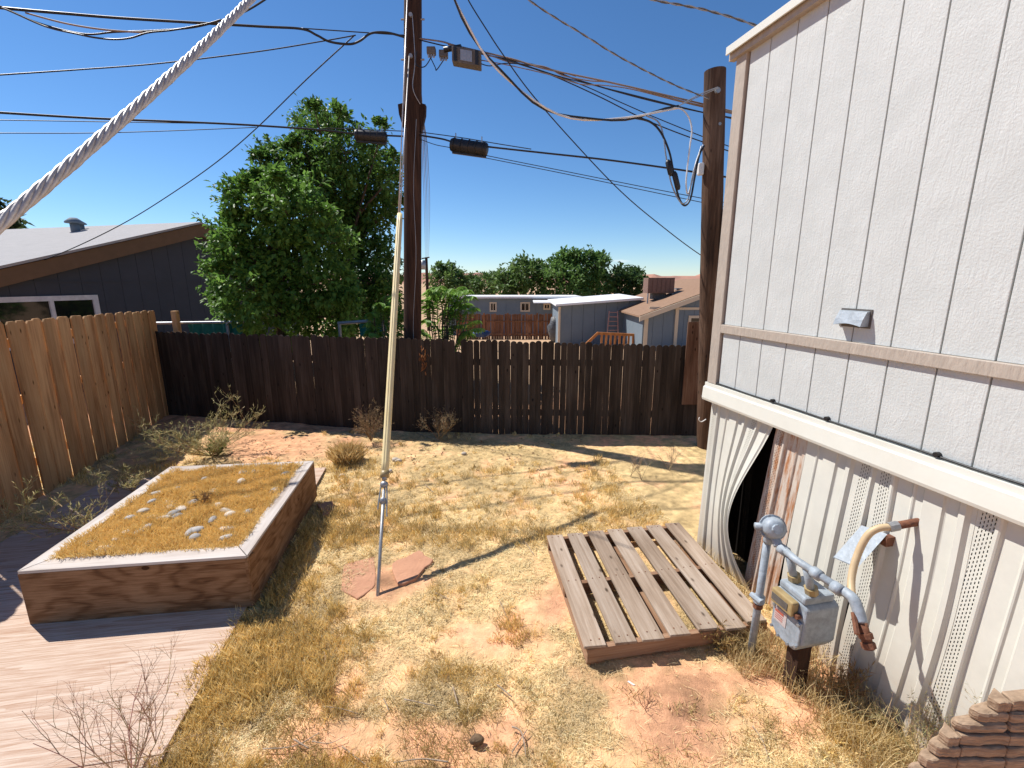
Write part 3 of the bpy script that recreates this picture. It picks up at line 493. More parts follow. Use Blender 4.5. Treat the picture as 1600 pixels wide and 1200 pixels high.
for px, py in ((1060, 452), (1073, 455)):
    p = at(px, py, 25.5); v = MB(); v.tube([p - Vector((0, 0, .3)), p], .12, 8); v.tube([p, p + Vector((0, 0, .06))], .22, 10); v.build('roof_vent', 'steel', t)
c = at(1029, 446, 25.); t = thing('rooftop_cooler', 'rusty brown evaporative cooler box on legs on the brown roof', 'cooler', (c.x, 25., c.z - .5))
b = MB(); b.cbox(c, 1.36, .9, .78); b.build('cabinet', 'coolerbrown', t)
for i in range(6): MB().box((c.x - .66 + i * .225, 24.53, c.z - .33), (.18, 0, 0), (0, .02, 0), (0, 0, .66)).build('louvre_panel', 'coolerbrown', t)
MB().cbox(c - Vector((0, 0, .55)), .7, .5, .3).build('duct', 'boxgrey', t)
for sx in (-.64, .64): MB().box((c.x + sx - .03, 24.58, c.z - .95), (.06, 0, 0), (0, .06, 0), (0, 0, .58)).build('leg', 'steel', t)
# ladder, railing, covered thing, blue bundle
Y = 25.6; t = thing('ladder', 'pinkish step ladder leaning on the blue grey shed wall', 'ladder', (px_x(958, Y), Y, -1.1))
for a, b in ((952, 948), (965, 966)): MB().tube([at(a, 486, Y), at(b, 530, Y - .5)], .032, 6).build('rail', 'pink', t)
for k in range(6): y_ = 488 + k * 7; MB().tube([at(952 - 4 * (y_ - 486) / 44, y_, Y - .5 * (y_ - 486) / 44), at(965 + (y_ - 486) / 44, y_, Y - .5 * (y_ - 486) / 44)], .025, 5).build('rung', 'pink', t)
Y = 23.4; t = thing('deck_railing', 'orange stained wooden deck railing below the ladder', 'railing', (px_x(960, Y), Y, -1))
MB().prism([at(934, 519, Y), at(1002, 522, Y), at(1002, 526, Y), at(934, 523, Y)], (0, .1, 0)).build('top_rail', 'deckwood', t); MB().prism([at(910, 541, Y), at(934, 518.5, Y), at(934, 523.5, Y), at(916, 541, Y)], (0, .08, 0)).build('stair_rail', 'deckwood', t)
for px in range(938, 1002, 7): MB().box(at(px, 545, Y + .02), (.10, 0, 0), (0, .04, 0), (0, 0, .7)).build('baluster', 'deckwood', t)
c = at(870, 514, 29.); t = MB().ball(c, .55, .4, .85, 12, 9, .12, 4).ball(c + Vector((.25, 0, -.35)), .5, .4, .6, 10, 8, .1, 9).build('covered_grill', 'greytarp', smooth=True, origin=(c.x, c.y, c.z - .9)); tag(t, 'rounded bundle under a grey tarp beside the shed corner', 'tarp bundle')
c = at(752, 521, 22.); t = MB().ball(c, .38, .3, .17, 14, 8, .3, 3).build('tarp_bundle', 'bluetarp', smooth=True, origin=(c.x, c.y, c.z - .28)); tag(t, 'crumpled blue tarp right of the frond shrub', 'tarp')
# chain link rails and green cloth just behind the fence
Y = 8.35; t = thing('rail_fence', 'galvanised top rail with green fabric hung on it, behind the fence corner', 'fence', (at(310, 505, Y).x, Y, 0))
MB().tube([at(238, 505, Y), at(380, 503, Y)], .022, 8).build('top_rail', 'steel', t)
for px in (354,): MB().tube([at(px, 499, Y), (at(px, 499, Y).x, Y, 0)], .028, 8).build('post', 'steel', t)
g = MB(); V = []
for i in range(31):
    p = at(291 + i * 2.8, 504.2, Y); 
    for k in range(4): V.append((p.x, Y + .03 + .03 * math.sin(i * 1.1 + k * .6), p.z - .02 - k * .1))
g.add(V, [(i * 4 + k, i * 4 + 4 + k, i * 4 + 5 + k, i * 4 + 1 + k) for i in range(30) for k in range(3)]).build('green_fabric', 'greencloth', t, True)
t = MB().box((at(268, 500, 8.2).x, 8.2, 0), (.09, 0, 0), (0, .09, 0), (0, 0, at(268, 486, 8.2).z)).build('wooden_stake', 'cedar', origin=(at(268, 500, 8.2).x, 8.2, 0), bevel=.006); tag(t, 'short square wooden post just right of the fence corner', 'post')
Y = 8.6; t = thing('trampoline_rail', 'green padded rail seen through the leaves left of the yellow guard', 'rail', (at(570, 505, Y).x, Y, 0))
MB().tube([at(528, 505, Y), at(600, 500, Y)], .03, 8).build('top_rail', 'steel', t); V = []
for i in range(16):
    p = at(560 + i * 2.8, 504, Y)
    for k in range(3): V.append((p.x, Y + .04 + .03 * math.sin(i * 1.3), p.z - .03 - k * .11))
MB().add(V, [(i * 3 + k, i * 3 + 3 + k, i * 3 + 4 + k, i * 3 + 1 + k) for i in range(15) for k in range(2)]).build('green_fabric', 'greencloth', t, True)
for px in (530, 598): MB().tube([at(px, 503, Y), (at(px, 503, Y).x, Y, 0)], .03, 6).build('post', 'steel', t)

# ------------------------------------------------------------------ fences
def picket_mesh(name, w, h, th, ear, rounded, mat):
    n = 7 if rounded else 2; pts = [(-w / 2, 0), (w / 2, 0)]
    if rounded: pts += [(w / 2 * math.cos(a), h - ear + ear * math.sin(a)) for a in np.linspace(0, math.pi, n)]
    else: pts += [(w / 2, h - ear), (w / 2 - ear, h), (-w / 2 + ear, h), (-w / 2, h - ear)]
    m = MB().prism([(x, 0, z) for x, z in pts], (0, th, 0)); me = bpy.data.meshes.new(name); me.from_pydata(m.v, [], m.f); me.materials.append(MT[mat]); return me
def put(me, name, parent, loc, rz, tilt=0., sc=1.):
    o = bpy.data.objects.new(name, me); COL.objects.link(o); o.parent = parent; o.location = Vector(loc) - OFF[parent.name]; o.rotation_euler = (random.uniform(-.006, .006), tilt, rz); o.scale = (1, 1, sc); return o
FA, FB, FD = Vector((-6.35, 7.895, 0)), Vector((-1.58, 6.9, 0)), Vector((2.82, 6.69, 0))
bf = thing('back_fence', 'dark weathered picket fence with rounded tops across the back of the yard', 'fence', FB)
for (p0, p1, w, z0, z1) in ((FA, FB, .112, 1.475, 1.475), (FB, FD, .091, 1.475, 1.385)):
    d = p1 - p0; ln = d.length; n = int(ln / w); rz = math.atan2(d.y, d.x); ms = [picket_mesh('picket', w - g_, 1.47, .016, w * .42, True, 'oldfence') for g_ in (.0005, .001, .004, .0005)]
    for i in range(n):
        f_ = (i + .5) / n; p = p0 + d * f_; p.z = -.02; k = (z0 + (z1 - z0) * f_ + random.uniform(-.015, .015)) / 1.47
        if w < .1 and i in (8,): k *= .88
        nrm = Vector((-math.sin(rz), math.cos(rz), 0)); put(random.choice(ms), 'picket', bf, p + nrm * random.uniform(-.006, .006), rz, random.uniform(-.0035, .0035), k)
    for z in (.28, 1.05): MB().box(p0 + Vector((0, .03, z)), d, (0, .04, 0), (0, 0, .09)).build('rail', 'oldfence', bf)
    for k in range(3): q = p0 + d * (k + .3) / 3; MB().box(q + Vector((0, .08, -.1)), (.09, 0, 0), (0, .09, 0), (0, 0, 1.45)).build('fence_post', 'oldfence', bf)
p = at(1065, 632, 6.62); q = at(1098, 503, 6.62)
t = MB().box((p.x, 6.615, p.z), (q.x - p.x + .12, 0, 0), (0, .018, 0), (0, 0, q.z - p.z)).build('plywood_patch', wood('patch_board', (.07, .035, .02), (.15, .08, .05), (.24, .15, .10), rnd=0), origin=(p.x, 6.615, p.z)); tag(t, 'tall brown plywood offcut fixed at the right end of the picket fence', 'board')
LA, LB = Vector((-6.03, 7.95, 0)), Vector((-4.45, 2.55, 0)); d = LB - LA; ln = d.length; dn = d.normalized(); nr = Vector((-dn.y, dn.x, 0)); rz = math.atan2(d.y, d.x)
lf = thing('cedar_fence', 'tall warm brown cedar board fence along the left side of the yard', 'fence', LA + d * .5); ms = [picket_mesh('picket', w, 1.85, .017, .028, False, 'cedar') for w in (.138, .142, .134)]; n = int(ln / .128)
for i in range(n):
    f_ = (i + .5) / n; k = (1.80 + .14 * f_ + random.uniform(-.012, .012)) / 1.85; p = LA + d * f_ + nr * (.011 if i % 2 else -.011) + nr * random.uniform(-.003, .003); put(random.choice(ms), 'picket', lf, p, rz + random.uniform(-.02, .02), random.uniform(-.006, .006), k)
for z in (.3, 1.0, 1.6): MB().box(LA + Vector((0, 0, z)) - nr * .085, d, -nr * .04, (0, 0, .09)).build('rail', 'cedar', lf)

# ------------------------------------------------------------------ poles, guy, hardware
def pole(name, label, pts, r0, r1, mat, cat='utility pole'):
    t = thing(name, label, cat, pts[0]); n = 26; m = MB(); sp = [Vector(pts[0]).lerp(Vector(pts[1]), i / (n - 1)) for i in range(n)]
    m.tube(sp, [r0 + (r1 - r0) * i / (n - 1) + random.uniform(-.002, .002) for i in range(n)], 22); m.build('shaft', mat, t, False); return t
p0 = Vector((-1.665, 7.5, 0)); p1 = Vector((-1.31, 7.5, 7.6)); up = pole('utility_pole', 'tall dark utility pole behind the fence, carrying the cables', (p0, p1), .142, .118, 'pole')
def pp(z): return p0.lerp(p1, z / 7.6)
for z, nm in ((5.85, 'bolt'), (5.35, 'bolt')):
    c = pp(z); MB().tube([c + Vector((-.16, -.03, 0)), c + Vector((.17, -.03, 0))], .012, 6).build('through_bolt', 'steel', up); MB().tube([c + Vector((0, -.16, 0)), c + Vector((0, -.12, 0))], .028, 8).build('eye_plate', 'steel', up)
c = pp(4.62)
for sx in (-1, 1): MB().prism([c + Vector((sx * .12, -.05, .17)), c + Vector((sx * .20, -.05, .15)), c + Vector((sx * .19, -.05, .02)), c + Vector((sx * .12, -.05, -.22))], (0, .1, 0)).build('pole_step_bracket', 'pole', up)
MB().tube(smoothpts([pp(5.85) + Vector((.02, -.14, 0)), pp(5.3) + Vector((.06, -.145, 0)), pp(4.95) + Vector((.03, -.15, 0)), pp(4.75) + Vector((.13, -.11, 0))], 6), .006, 5).build('ground_wire', 'steel', up)
MB().tube([pp(z) + Vector((.06 + .02 * math.sin(z * 3), -.14 + .003 * z, 0)) for z in np.arange(1.3, 4.8, .25)], .004, 4).build('ground_wire', 'steel', up)
sp0 = Vector((2.735, 6.2, -.1)); sp1 = Vector((2.405, 6.2, 4.71)); sv = pole('service_pole', 'weathered shorter pole with worn top beside the white home', (sp0, sp1), .135, .122, 'pole2')
def sp(z): return sp0.lerp(sp1, (z + .1) / 4.81)
MB().tube([sp(4.45) + Vector((-.02, -.15, 0)), sp(4.45) + Vector((-.02, -.11, 0))], .03, 8).build('eye_bolt', 'steel', sv)
MB().cbox(sp(3.62) + Vector((-.16, -.02, 0)), .07, .07, .14).build('weather_head', 'white2', sv, bevel=.015)
MB().tube([sp(4.1) + Vector((.02, -.128, 0)), sp(4.1) + Vector((.02, -.12, 0))], .018, 8).build('bolt_head', 'steel', sv)
MB().prism([sp(2.95) + Vector((.06, -.118, .05)), sp(2.95) + Vector((.10, -.10, .4)), sp(1.2) + Vector((.11, -.10, 0)), sp(1.2) + Vector((.05, -.122, 0))], (0, -.012, 0)).build('split_plank', 'pole', sv)
t = thing('bent_wire', 'thin white wire hook sticking out beside the white skirting corner', 'wire', at(1092, 655, 4.6)); MB().tube(smoothpts([at(1103, 655, 4.6), at(1096, 659, 4.6), at(1092, 656, 4.6), at(1093, 652, 4.6)], 5), .005, 5).build('hook', 'white2', t)
# guy wire with yellow guard
gb = on(590, 933); T = pp(5.35) + Vector((-.02, -.15, 0)); gd = (T - gb)
guy = thing('guy_wire', 'guy wire with long yellow plastic guard anchored in the dry grass', 'guy wire', gb)
def gp(py):                                              # point of the guy line seen at height py
    lo, hi = 0., 1.
    for _ in range(40):
        m = (lo + hi) / 2; y_ = topx([gb + gd * m])[1][0]
        lo, hi = (m, hi) if y_ > py else (lo, m)
    return gb + gd * lo
MB().tube([gb - gd * .03, gp(765)], .013, 8).build('anchor_rod', 'steel', guy, True)
MB().tube([gp(752), gp(335)], .0065, 6).build('strand', 'alu', guy, True)
MB().tube([gp(336), T], .0075, 6).build('strand', 'alu', guy, True)
MB().tube([gp(336) + Vector((-.015, 0, 0)), pp(6.6) + Vector((-.02, -.14, 0))], .0075, 6).build('strand', 'alu', guy, True)
ax = (gp(335) - gp(745)); k1, k2 = gp(745), gp(335); n = 24; m = MB(); V = []; side = Vector((1, 0, 0)); fr = ax.normalized().cross(side).normalized()
for i in range(n + 1):                                    # half-round guard with a lip at the open side
    c = k1.lerp(k2, i / n); r = .030 if i < n else .026
    for a in np.linspace(-3.14, 3.14, 13): V.append(c + side * math.sin(a) * r + fr * math.cos(a) * r)
m.add(V, [(i * 13 + k, i * 13 + k + 1, i * 13 + 14 + k, i * 13 + 13 + k) for i in range(n) for k in range(12)]); g_ = m.build('guard', 'guard', guy, True); so_ = g_.modifiers.new('thick', 'SOLIDIFY'); so_.thickness = .003
MB().tube([gp(746), gp(736)], .036, 10).build('guard_band', 'brassy', guy, True)
m = MB(); c = gp(757); m.ball(c, .035, .03, .03, 10, 7).tube([gp(750), gp(742)], .02, 8); m.build('clamp', 'steel', guy, True)
for dx in (-.022, .022, .008): MB().tube([gp(755) + Vector((dx, -.01, 0)), gp(775) + Vector((dx * 1.4, -.01, 0)), gp(795 if dx < .02 else 806) + Vector((dx * 1.7, -.012, 0))], .006, 5).build('strand_tail', 'steel', guy)
m = MB(); c = gp(783); m.ball(c, .03, .025, .035, 10, 7); m.build('rod_eye', 'steel', guy, True)

# ------------------------------------------------------------------ cables: (px, py, depth) control points
def cable(label, pts, r, mat='black', twist=None, wob=0.):
    P = smoothpts([at(*p) for p in pts], 9)
    if wob: P = [p + Vector((0, 0, random.uniform(-wob, wob))) for p in P]
    base = P[0]
    if not twist:
        o = MB().tube(P, r, 6).build('cable', mat, origin=base, smooth=True); return tag(o, label, 'cable', 'overhead cables')
    t = thing('cable', label, 'cable', base, 'overhead cables')
    # resample evenly then wind strands round the centre line
    D = [0.]; 
    for a, b in zip(P, P[1:]): D.append(D[-1] + (b - a).length)
    n = int(D[-1] / (twist[0] / 7)); Q = []; j = 0
    for i in range(n + 1):
        s = D[-1] * i / n
        while j < len(D) - 2 and D[j + 1] < s: j += 1
        Q.append(P[j].lerp(P[j + 1], (s - D[j]) / max(1e-9, D[j + 1] - D[j])))
    for k, mt in enumerate(twist[1]):
        S = []; ph = 2 * math.pi * k / len(twist[1])
        for i, p in enumerate(Q):
            d = (Q[min(i + 1, n)] - Q[max(i - 1, 0)]).normalized(); u = d.cross(Vector((.1, .2, 1))).normalized(); v = d.cross(u); a = 2 * math.pi * (D[-1] * i / n) / twist[0] + ph; S.append(p + (u * math.cos(a) + v * math.sin(a)) * r)
        MB().tube(S, r * .95, 6).build('strand', mt, t, True)
    return t
Yp = 7.4
cable('thick lashed cable running from upper left edge to the tall pole', [(-80, 2, 5.6), (0, 12, 5.8), (100, 21, 6.1), (200, 29, 6.4), (400, 41, 6.9), (470, 45, 7.1), (495, 55, 7.15), (515, 65, 7.2), (545, 69, 7.25), (562, 64, 7.25), (580, 52, 7.3), (605, 51, 7.3), (632, 58, Yp)], .015)
cable('thin straight messenger wire above the looped thick cable', [(470, 44, 7.1), (550, 49.5, 7.25), (632, 55, Yp)], .007)
cable('slack black cable sagging left of the white twisted rope', [(-40, -2, 5.7), (0, 10, 5.8), (60, 36, 5.9), (130, 53, 5.95), (180, 50, 6.), (240, 48, 6.), (300, 43, 6.), (345, 32, 5.9), (385, 17, 5.7), (425, -8, 5.4)], .010)
cable('lowest loop of slack cable at the upper left', [(-40, 0, 5.75), (5, 13, 5.8), (70, 41, 5.85), (120, 53, 5.85), (150, 59, 5.85), (180, 61.5, 5.85), (205, 59, 5.85), (232, 51, 5.9), (270, 47, 5.95), (320, 38, 5.95), (345, 31, 5.9)], .009)
cable('pale thin wire between the slack loops at the upper left', [(40, 20, 5.9), (100, 36, 5.9), (160, 46, 5.9), (225, 51, 5.95)], .009, 'orange')
cable('thin wire rising from the left edge to the cable junction', [(-60, 121, 5.2), (0, 117, 5.5), (120, 109, 6.), (250, 99, 6.5), (400, 81, 7.), (500, 65, 7.2), (556, 55, 7.3)], .008)
cable('long diagonal drop wire falling to the grey house roof', [(553, 56, 7.3), (480, 123, 7.8), (400, 201, 8.4), (340, 252, 8.9), (275, 298, 9.3), (200, 345, 9.5), (120, 385, 9.5), (30, 422, 9.4)], .009)
cable('thick black cable entering from left edge towards the left splice case', [(-80, 171, 5.2), (0, 176, 5.5), (150, 185, 6.1), (300, 191, 6.6), (400, 196, 6.9), (500, 203, 7.15), (556, 209, 7.3), (630, 213, Yp)], .013)
cable('very thin wire just below the thick cable at left', [(-60, 186, 5.4), (0, 187.5, 5.6), (150, 190, 6.2), (330, 193, 6.8)], .005)
cable('faint lowest wire at left meeting the thick cable', [(-60, 209, 5.2), (0, 208, 5.4), (130, 208, 6.), (250, 205, 6.5), (400, 199, 7.)], .005)
cable('thin support wire above the left splice case', [(500, 200, 7.15), (560, 202, 7.3), (632, 205, Yp)], .006)
cable('upper messenger cable from tall pole past the terminal box to the right', [(654, 60, 7.45), (690, 65, 7.3), (715, 72, 7.2), (800, 92, 6.9), (850, 107, 6.7), (950, 128, 6.4), (1050, 151, 6.2), (1100, 163, 6.35), (1160, 178, 6.2), (1230, 196, 6.)], .010, 'orange')
cable('black cable running just under the upper right messenger', [(654, 62, 7.45), (700, 73, 7.25), (760, 86, 7.05), (850, 105, 6.75), (900, 124, 6.6), (1000, 153, 6.4), (1100, 176, 6.45), (1160, 187, 6.4), (1230, 202, 6.)], .008)
cable('tan jacketed cable weaving along the upper right messenger', [(700, 70, 7.2), (760, 85, 7.0), (800, 98, 6.9), (850, 104, 6.7), (880, 118, 6.6), (920, 126, 6.5), (960, 130, 6.4), (1050, 154, 6.2), (1110, 168, 6.3), (1200, 188, 6.1)], .007, 'orange')
cable('thin black wire slanting from the terminal box behind the service pole', [(770, 88, 7.1), (850, 113, 7.), (930, 148, 6.9), (1000, 183, 6.8), (1060, 208, 6.7), (1150, 240, 6.6), (1230, 268, 6.5)], .007)
cable('second thin black wire slanting lower behind the service pole', [(790, 92, 7.15), (900, 129, 7.05), (970, 160, 6.95), (1030, 186, 6.9), (1110, 218, 6.8), (1200, 250, 6.7)], .006)
cable('twisted white and black service drop curving down to the service pole', [(700, -30, 5.6), (712, 4, 5.7), (735, 50, 5.8), (760, 88, 5.85), (795, 124, 5.9), (830, 156, 5.95), (865, 176, 6.), (905, 185, 6.), (960, 187, 6.), (1000, 182, 6.), (1030, 173, 6.02), (1060, 167, 6.03)], .012, twist=(1.1, ['black', 'white2']))
cable('sagging tan cable bundled under the upper right messenger', [(752, 94, 6.95), (800, 103, 6.85), (860, 117, 6.7), (905, 131, 6.55), (940, 133, 6.5), (985, 139, 6.4), (1060, 158, 6.25), (1110, 170, 6.35), (1200, 190, 6.2)], .006, 'orange')
cable('thin black wire looping from the terminal box into the upper bundle', [(748, 98, 6.95), (765, 103, 6.9), (790, 99, 6.85), (820, 101, 6.8), (860, 108, 6.7), (900, 119, 6.6)], .006)
cable('thin dark wire crossing lowest in the bundle behind the service pole', [(800, 97, 7.1), (880, 121, 7.), (980, 146, 6.9), (1080, 171, 6.8), (1160, 189, 6.7), (1230, 203, 6.6)], .006)
cable('second grey tie wire to the service pole eye bolt', [(1050, 170, 6.03), (1085, 154, 6.05), (1124, 137, 6.05)], .005, 'steel')
cable('grey tie wire from service drop to the eye bolt of the service pole', [(1058, 167, 6.03), (1090, 149, 6.05), (1122, 136, 6.04)], .006, 'steel')
cable('white drip loop hanging beside the service pole', [(1050, 168, 6.03), (1066, 171, 6.), (1077, 185, 5.98), (1081, 205, 5.97), (1078, 228, 5.97), (1074, 262, 5.97), (1072, 288, 5.97), (1075, 303, 5.98), (1082, 280, 6.), (1088, 252, 6.02), (1099, 226, 6.05)], .009, 'white2')
cable('black drip loop with connectors, lowest beside the service pole', [(990, 184, 6.), (1015, 190, 6.), (1032, 206, 5.98), (1045, 235, 5.97), (1051, 262, 5.96), (1056, 292, 5.95), (1063, 314, 5.95), (1071, 321, 5.95), (1079, 310, 5.96), (1085, 280, 5.98), (1092, 245, 6.), (1100, 228, 6.05)], .012)
cable('grey inner drip loop of the service drop', [(1010, 181, 6.), (1028, 190, 5.99), (1036, 210, 5.98), (1040, 240, 5.96), (1046, 275, 5.95), (1054, 300, 5.94), (1066, 318, 5.94), (1076, 308, 5.95), (1083, 270, 5.97), (1096, 228, 6.03)], .008, 'steel')
cable('long thin wire falling from the top edge behind the service pole', [(722, -20, 6.6), (735, 6, 6.6), (760, 46, 6.6), (785, 84, 6.7), (830, 146, 6.8), (900, 226, 7.), (970, 299, 7.3), (1030, 350, 7.6), (1097, 400, 8.), (1180, 450, 8.5)], .0075)
cable('twisted wire slanting from top edge to the service pole', [(805, -16, 5.5), (826, 0, 5.55), (865, 26, 5.6), (905, 50, 5.7), (970, 90, 5.8), (1050, 131, 5.95), (1108, 154, 6.05)], .0055, 'boxgrey', twist=(.25, ['boxgrey', 'steel']))
cable('twisted wire at the top right ending behind the white home eave', [(985, -12, 4.6), (1022, 0, 4.6), (1065, 8, 4.55), (1100, 15, 4.5), (1150, 29, 4.4), (1200, 47, 4.3)], .0055, 'boxgrey', twist=(.22, ['boxgrey', 'steel']))
cable('black cable continuing right from the right splice case', [(654, 211, 7.45), (690, 217, 7.3), (710, 222, 7.2), (760, 229, 7.1), (850, 239, 6.9), (950, 250, 6.8), (1060, 265, 6.7), (1150, 279, 6.6), (1230, 291, 6.5)], .012)
cable('thin support wire above the right splice case', [(654, 206, 7.45), (720, 215, 7.2), (780, 225, 7.1), (830, 233, 7.0)], .006)
cable('thin lower wire leaving the right splice case', [(655, 217, 7.45), (680, 226, 7.3), (705, 231, 7.2), (760, 243, 7.1), (870, 265, 7.), (1000, 291, 6.9), (1130, 316, 6.8), (1200, 328, 6.7)], .005)
cable('lowest thin wire right of the tall pole', [(745, 244, 7.2), (870, 269, 7.1), (1000, 296, 7.), (1130, 323, 6.9), (1200, 336, 6.8)], .005)
SPAN = ('leftmost', 'second from left', 'middle', 'second from right', 'rightmost')
for k in range(5):                                        # spans that run away to the distant pole
    cable(SPAN[k] + ' of the thin wires running from tall pole to far pole', [(652 + k, 20 + 40 * k, 7.6), (657 + 1.6 * k, 150 + 12 * k, 9.5), (660 + 2.2 * k, 250, 14.), (663 + 2.1 * k, 330, 24.), (664.5 + 1.3 * k, 402, 46.)], .007 + .001 * (k % 3), ('boxgrey', 'orange')[k % 2])
t = pole('distant_pole', 'thin far utility pole with a transformer can, right of the tall pole', (Vector((at(668, 460, 46.).x, 46., -2.6)), at(666, 402, 46.)), .17, .13, 'pole')
c = at(661.5, 414, 45.8); MB().tube([c - Vector((0, 0, .42)), c + Vector((0, 0, .42))], .24, 12).build('transformer', 'steel', t, True); MB().tube([at(659, 404, 46), at(671, 402, 46)], .06, 6).build('crossarm', 'pole', t)
def splice(label, a, b, r, mat='black', ribs=5):
    a, b = at(*a), at(*b); d = b - a; t = thing('splice_case', label, 'splice case', a); m = MB(); n = 12
    pts = [a, a + d * .02, a + d * .06, a + d * .94, a + d * .98, b]; m.tube(pts, [r * .55, r * .9, r, r, r * .9, r * .55], 12); m.build('shell', mat, t, True)
    for i in range(ribs): q = a + d * (.1 + .8 * i / (ribs - 1)); MB().tube([q - d * .012, q + d * .012], r * 1.1, 12).build('rib', mat, t)
    MB().box(a + d * .04 + Vector((0, -.02, -r * 1.25)), d * .92, (0, .04, 0), (0, 0, r * .4)).build('flange', mat, t)
    for u in (.15, .85): MB().tube([a + d * u, a + d * u + Vector((0, 0, r + .07))], .008, 5).build('hanger', 'steel', t)
splice('black cylindrical splice case left of the tall pole', (554, 211, 7.3), (605, 215, 7.35), .075)
splice('black ribbed splice case right of the tall pole', (704, 226, 7.2), (762, 234, 7.1), .09)
a, b = at(707, 87, 7.1), at(752, 95, 6.95); d = b - a; t = thing('terminal_box', 'grey rusty terminal box hung on the upper right messenger', 'terminal box', a)
MB().box(a + Vector((0, -.08, -.10)), d, (0, .16, 0), (0, 0, .19)).build('housing', 'boxgrey', t, bevel=.012); MB().box(a + d * .3 + Vector((0, -.09, -.07)), d * .4, (0, .008, 0), (0, 0, .13)).build('cover', 'steel', t)
for u in (.12, .86): MB().box(a + d * u + Vector((-.02, -.095, -.09)), d * .1, (0, .012, 0), (0, 0, .17)).build('strap', 'black', t)
MB().tube([a + d * .02 + Vector((-.12, 0, .07)), a + d * .12 + Vector((0, 0, .10)), a + d * .3 + Vector((0, 0, .12))], .035, 8).build('cable_boot', 'black', t, True)
for i, (px, py) in enumerate(((674, 80), (693, 85))):
    c = at(px, py, 7.3); t = thing('cable_tap', ('small tap block nearest the tall pole under the upper cable', 'small tap block nearest the terminal box under the upper cable')[i], 'cable tap', c); MB().cbox(c, .12, .09, .09).build('housing', 'boxgrey', t, bevel=.01)
    for k in (-1, 0, 1): MB().tube([c + Vector((k * .035, -.02, -.04)), c + Vector((k * .035, -.02, -.085))], .014, 8).build('port', 'steel', t)
    MB().tube(smoothpts([c + Vector((0, -.02, -.08)), c + Vector((-.1, -.02, -.2)), c + Vector((-.22 + .1 * i, 0, -.16)), c + Vector((-.2, 0, 0))], 5), .007, 5).build('jumper', 'black', t)
for i, (a, b) in enumerate((((1043, 250, 5.96), (1049, 275, 5.95)), ((1053, 268, 5.95), (1060, 297, 5.95)))):
    t = MB().tube([at(*a), at(*a).lerp(at(*b), .15), at(*a).lerp(at(*b), .85), at(*b)], [.02, .034, .034, .02], 8).build('cable_connector', 'black', origin=at(*a), smooth=True); tag(t, ('upper black inline connector on the drip loop', 'lower black inline connector on the drip loop')[i], 'connector')

# near twisted aluminium cable crossing the upper left
a, b = at(-60, 398, .41), at(440, -52, 1.02); d = (b - a); t = thing('twisted_cable', 'thick pale twisted metal cable crossing the upper left close by', 'cable', a); n = 300; rr = .0037; u = d.normalized().orthogonal().normalized(); v = d.normalized().cross(u)
MB().tube([a + Vector((0, 0, -.0)), a.lerp(b, .25) + Vector((0, 0, -.0075)), a.lerp(b, .5) + Vector((0, 0, -.010)), a.lerp(b, .75) + Vector((0, 0, -.0075)), b], .0030, 8).build('core_strand', 'alu', t, True)
for k in range(6):
    S = [a + d * (i / n) + (u * math.cos(-2 * math.pi * (d.length * i / n) / .105 + k * math.pi / 3) + v * math.sin(-2 * math.pi * (d.length * i / n) / .105 + k * math.pi / 3)) * rr + Vector((0, 0, -.010 * 4 * (i / n) * (1 - i / n))) for i in range(n + 1)]
    MB().tube(S, .0024 + .0002 * (k % 3 - 1), 8).build('strand', 'alu', t, True)

# ------------------------------------------------------------------ white mobile home on the right
SE = 5.2; Z = Vector((0, 0, 1)); ZE = 3.885
home = thing('white_home', 'white mobile home with vertical grooved siding, beige trim and buckled skirting', 'mobile home', W(0, 0))
MB().box(W(.02, 1.36, -.05), HW * (SE - .02), -HN * 4.2, Z * (ZE - 1.36)).build('wall', 'groove', home)
MB().box(W(.02, 0, -.25), HW * (SE - .02), -HN * 3.8, Z * 1.35).build('crawlspace_shade_block', 'shade_black', home)  # near-black block stands in for the shade inside the crawlspace
gs = [.105, .30, .524, .741, .969, 1.196, 1.417, 1.649, 1.863] + [1.863 + .226 * k for k in range(1, 16)]
for s0, s1 in zip(gs, gs[1:]):
    if s1 > SE: break
    for z0, z1 in ((1.40, 1.878), (1.945, ZE)):
        MB().box(W(s0 + .0035, z0, -.05), HW * (s1 - s0 - .007), HN * .054, Z * (z1 - z0)).build('siding_panel', 'siding', home, bevel=.0025)
MB().box(W(-.012, 1.465, -.06), HW * .108, HN * .085, Z * (ZE - 1.465)).build('corner_trim', 'trim', home, bevel=.004)
MB().box(W(.097, 1.879, -.045), HW * (SE - .1), HN * .072, Z * .065).build('belt_trim', 'trim', home, bevel=.004)
MB().box(W(-.07, ZE, -4.3), HW * (SE + .07), HN * 4.365, Z * .03).build('roof', 'metalroof', home)
MB().box(W(-.07, ZE - .022, .065), HW * (SE + .07), HN * .012, Z * .052).build('drip_edge', 'white', home, bevel=.002); MB().box(W(-.065, ZE - .06, .004), HW * (SE + .06), HN * .045, Z * .058).build('eave_trim', 'trim', home)
MB().prism([W(-.07, ZE + .03, .06), W(-.07, ZE + .03, -4.3), W(-.07, ZE + .35, -2.1)], HW * (SE + .07)).build('roof_deck', 'metalroof', home)
m = MB(); prof = [(-.02, 1.318), (.045, 1.318), (.05, 1.335), (.044, 1.425), (.030, 1.432), (.030, 1.462), (-.02, 1.464)]
m.prism([W(-.03, z, o) for o, z in prof], HW * (SE + .03)).build('skirt_cap', 'white', home)
MB().tube([W(s, 1.474 + (.012 * max(0, s - 1.9)) + .002 * math.sin(s * 9), .016) for s in np.arange(-.02, SE, .12)], .0065, 6).build('edge_cable', 'black', home, True)
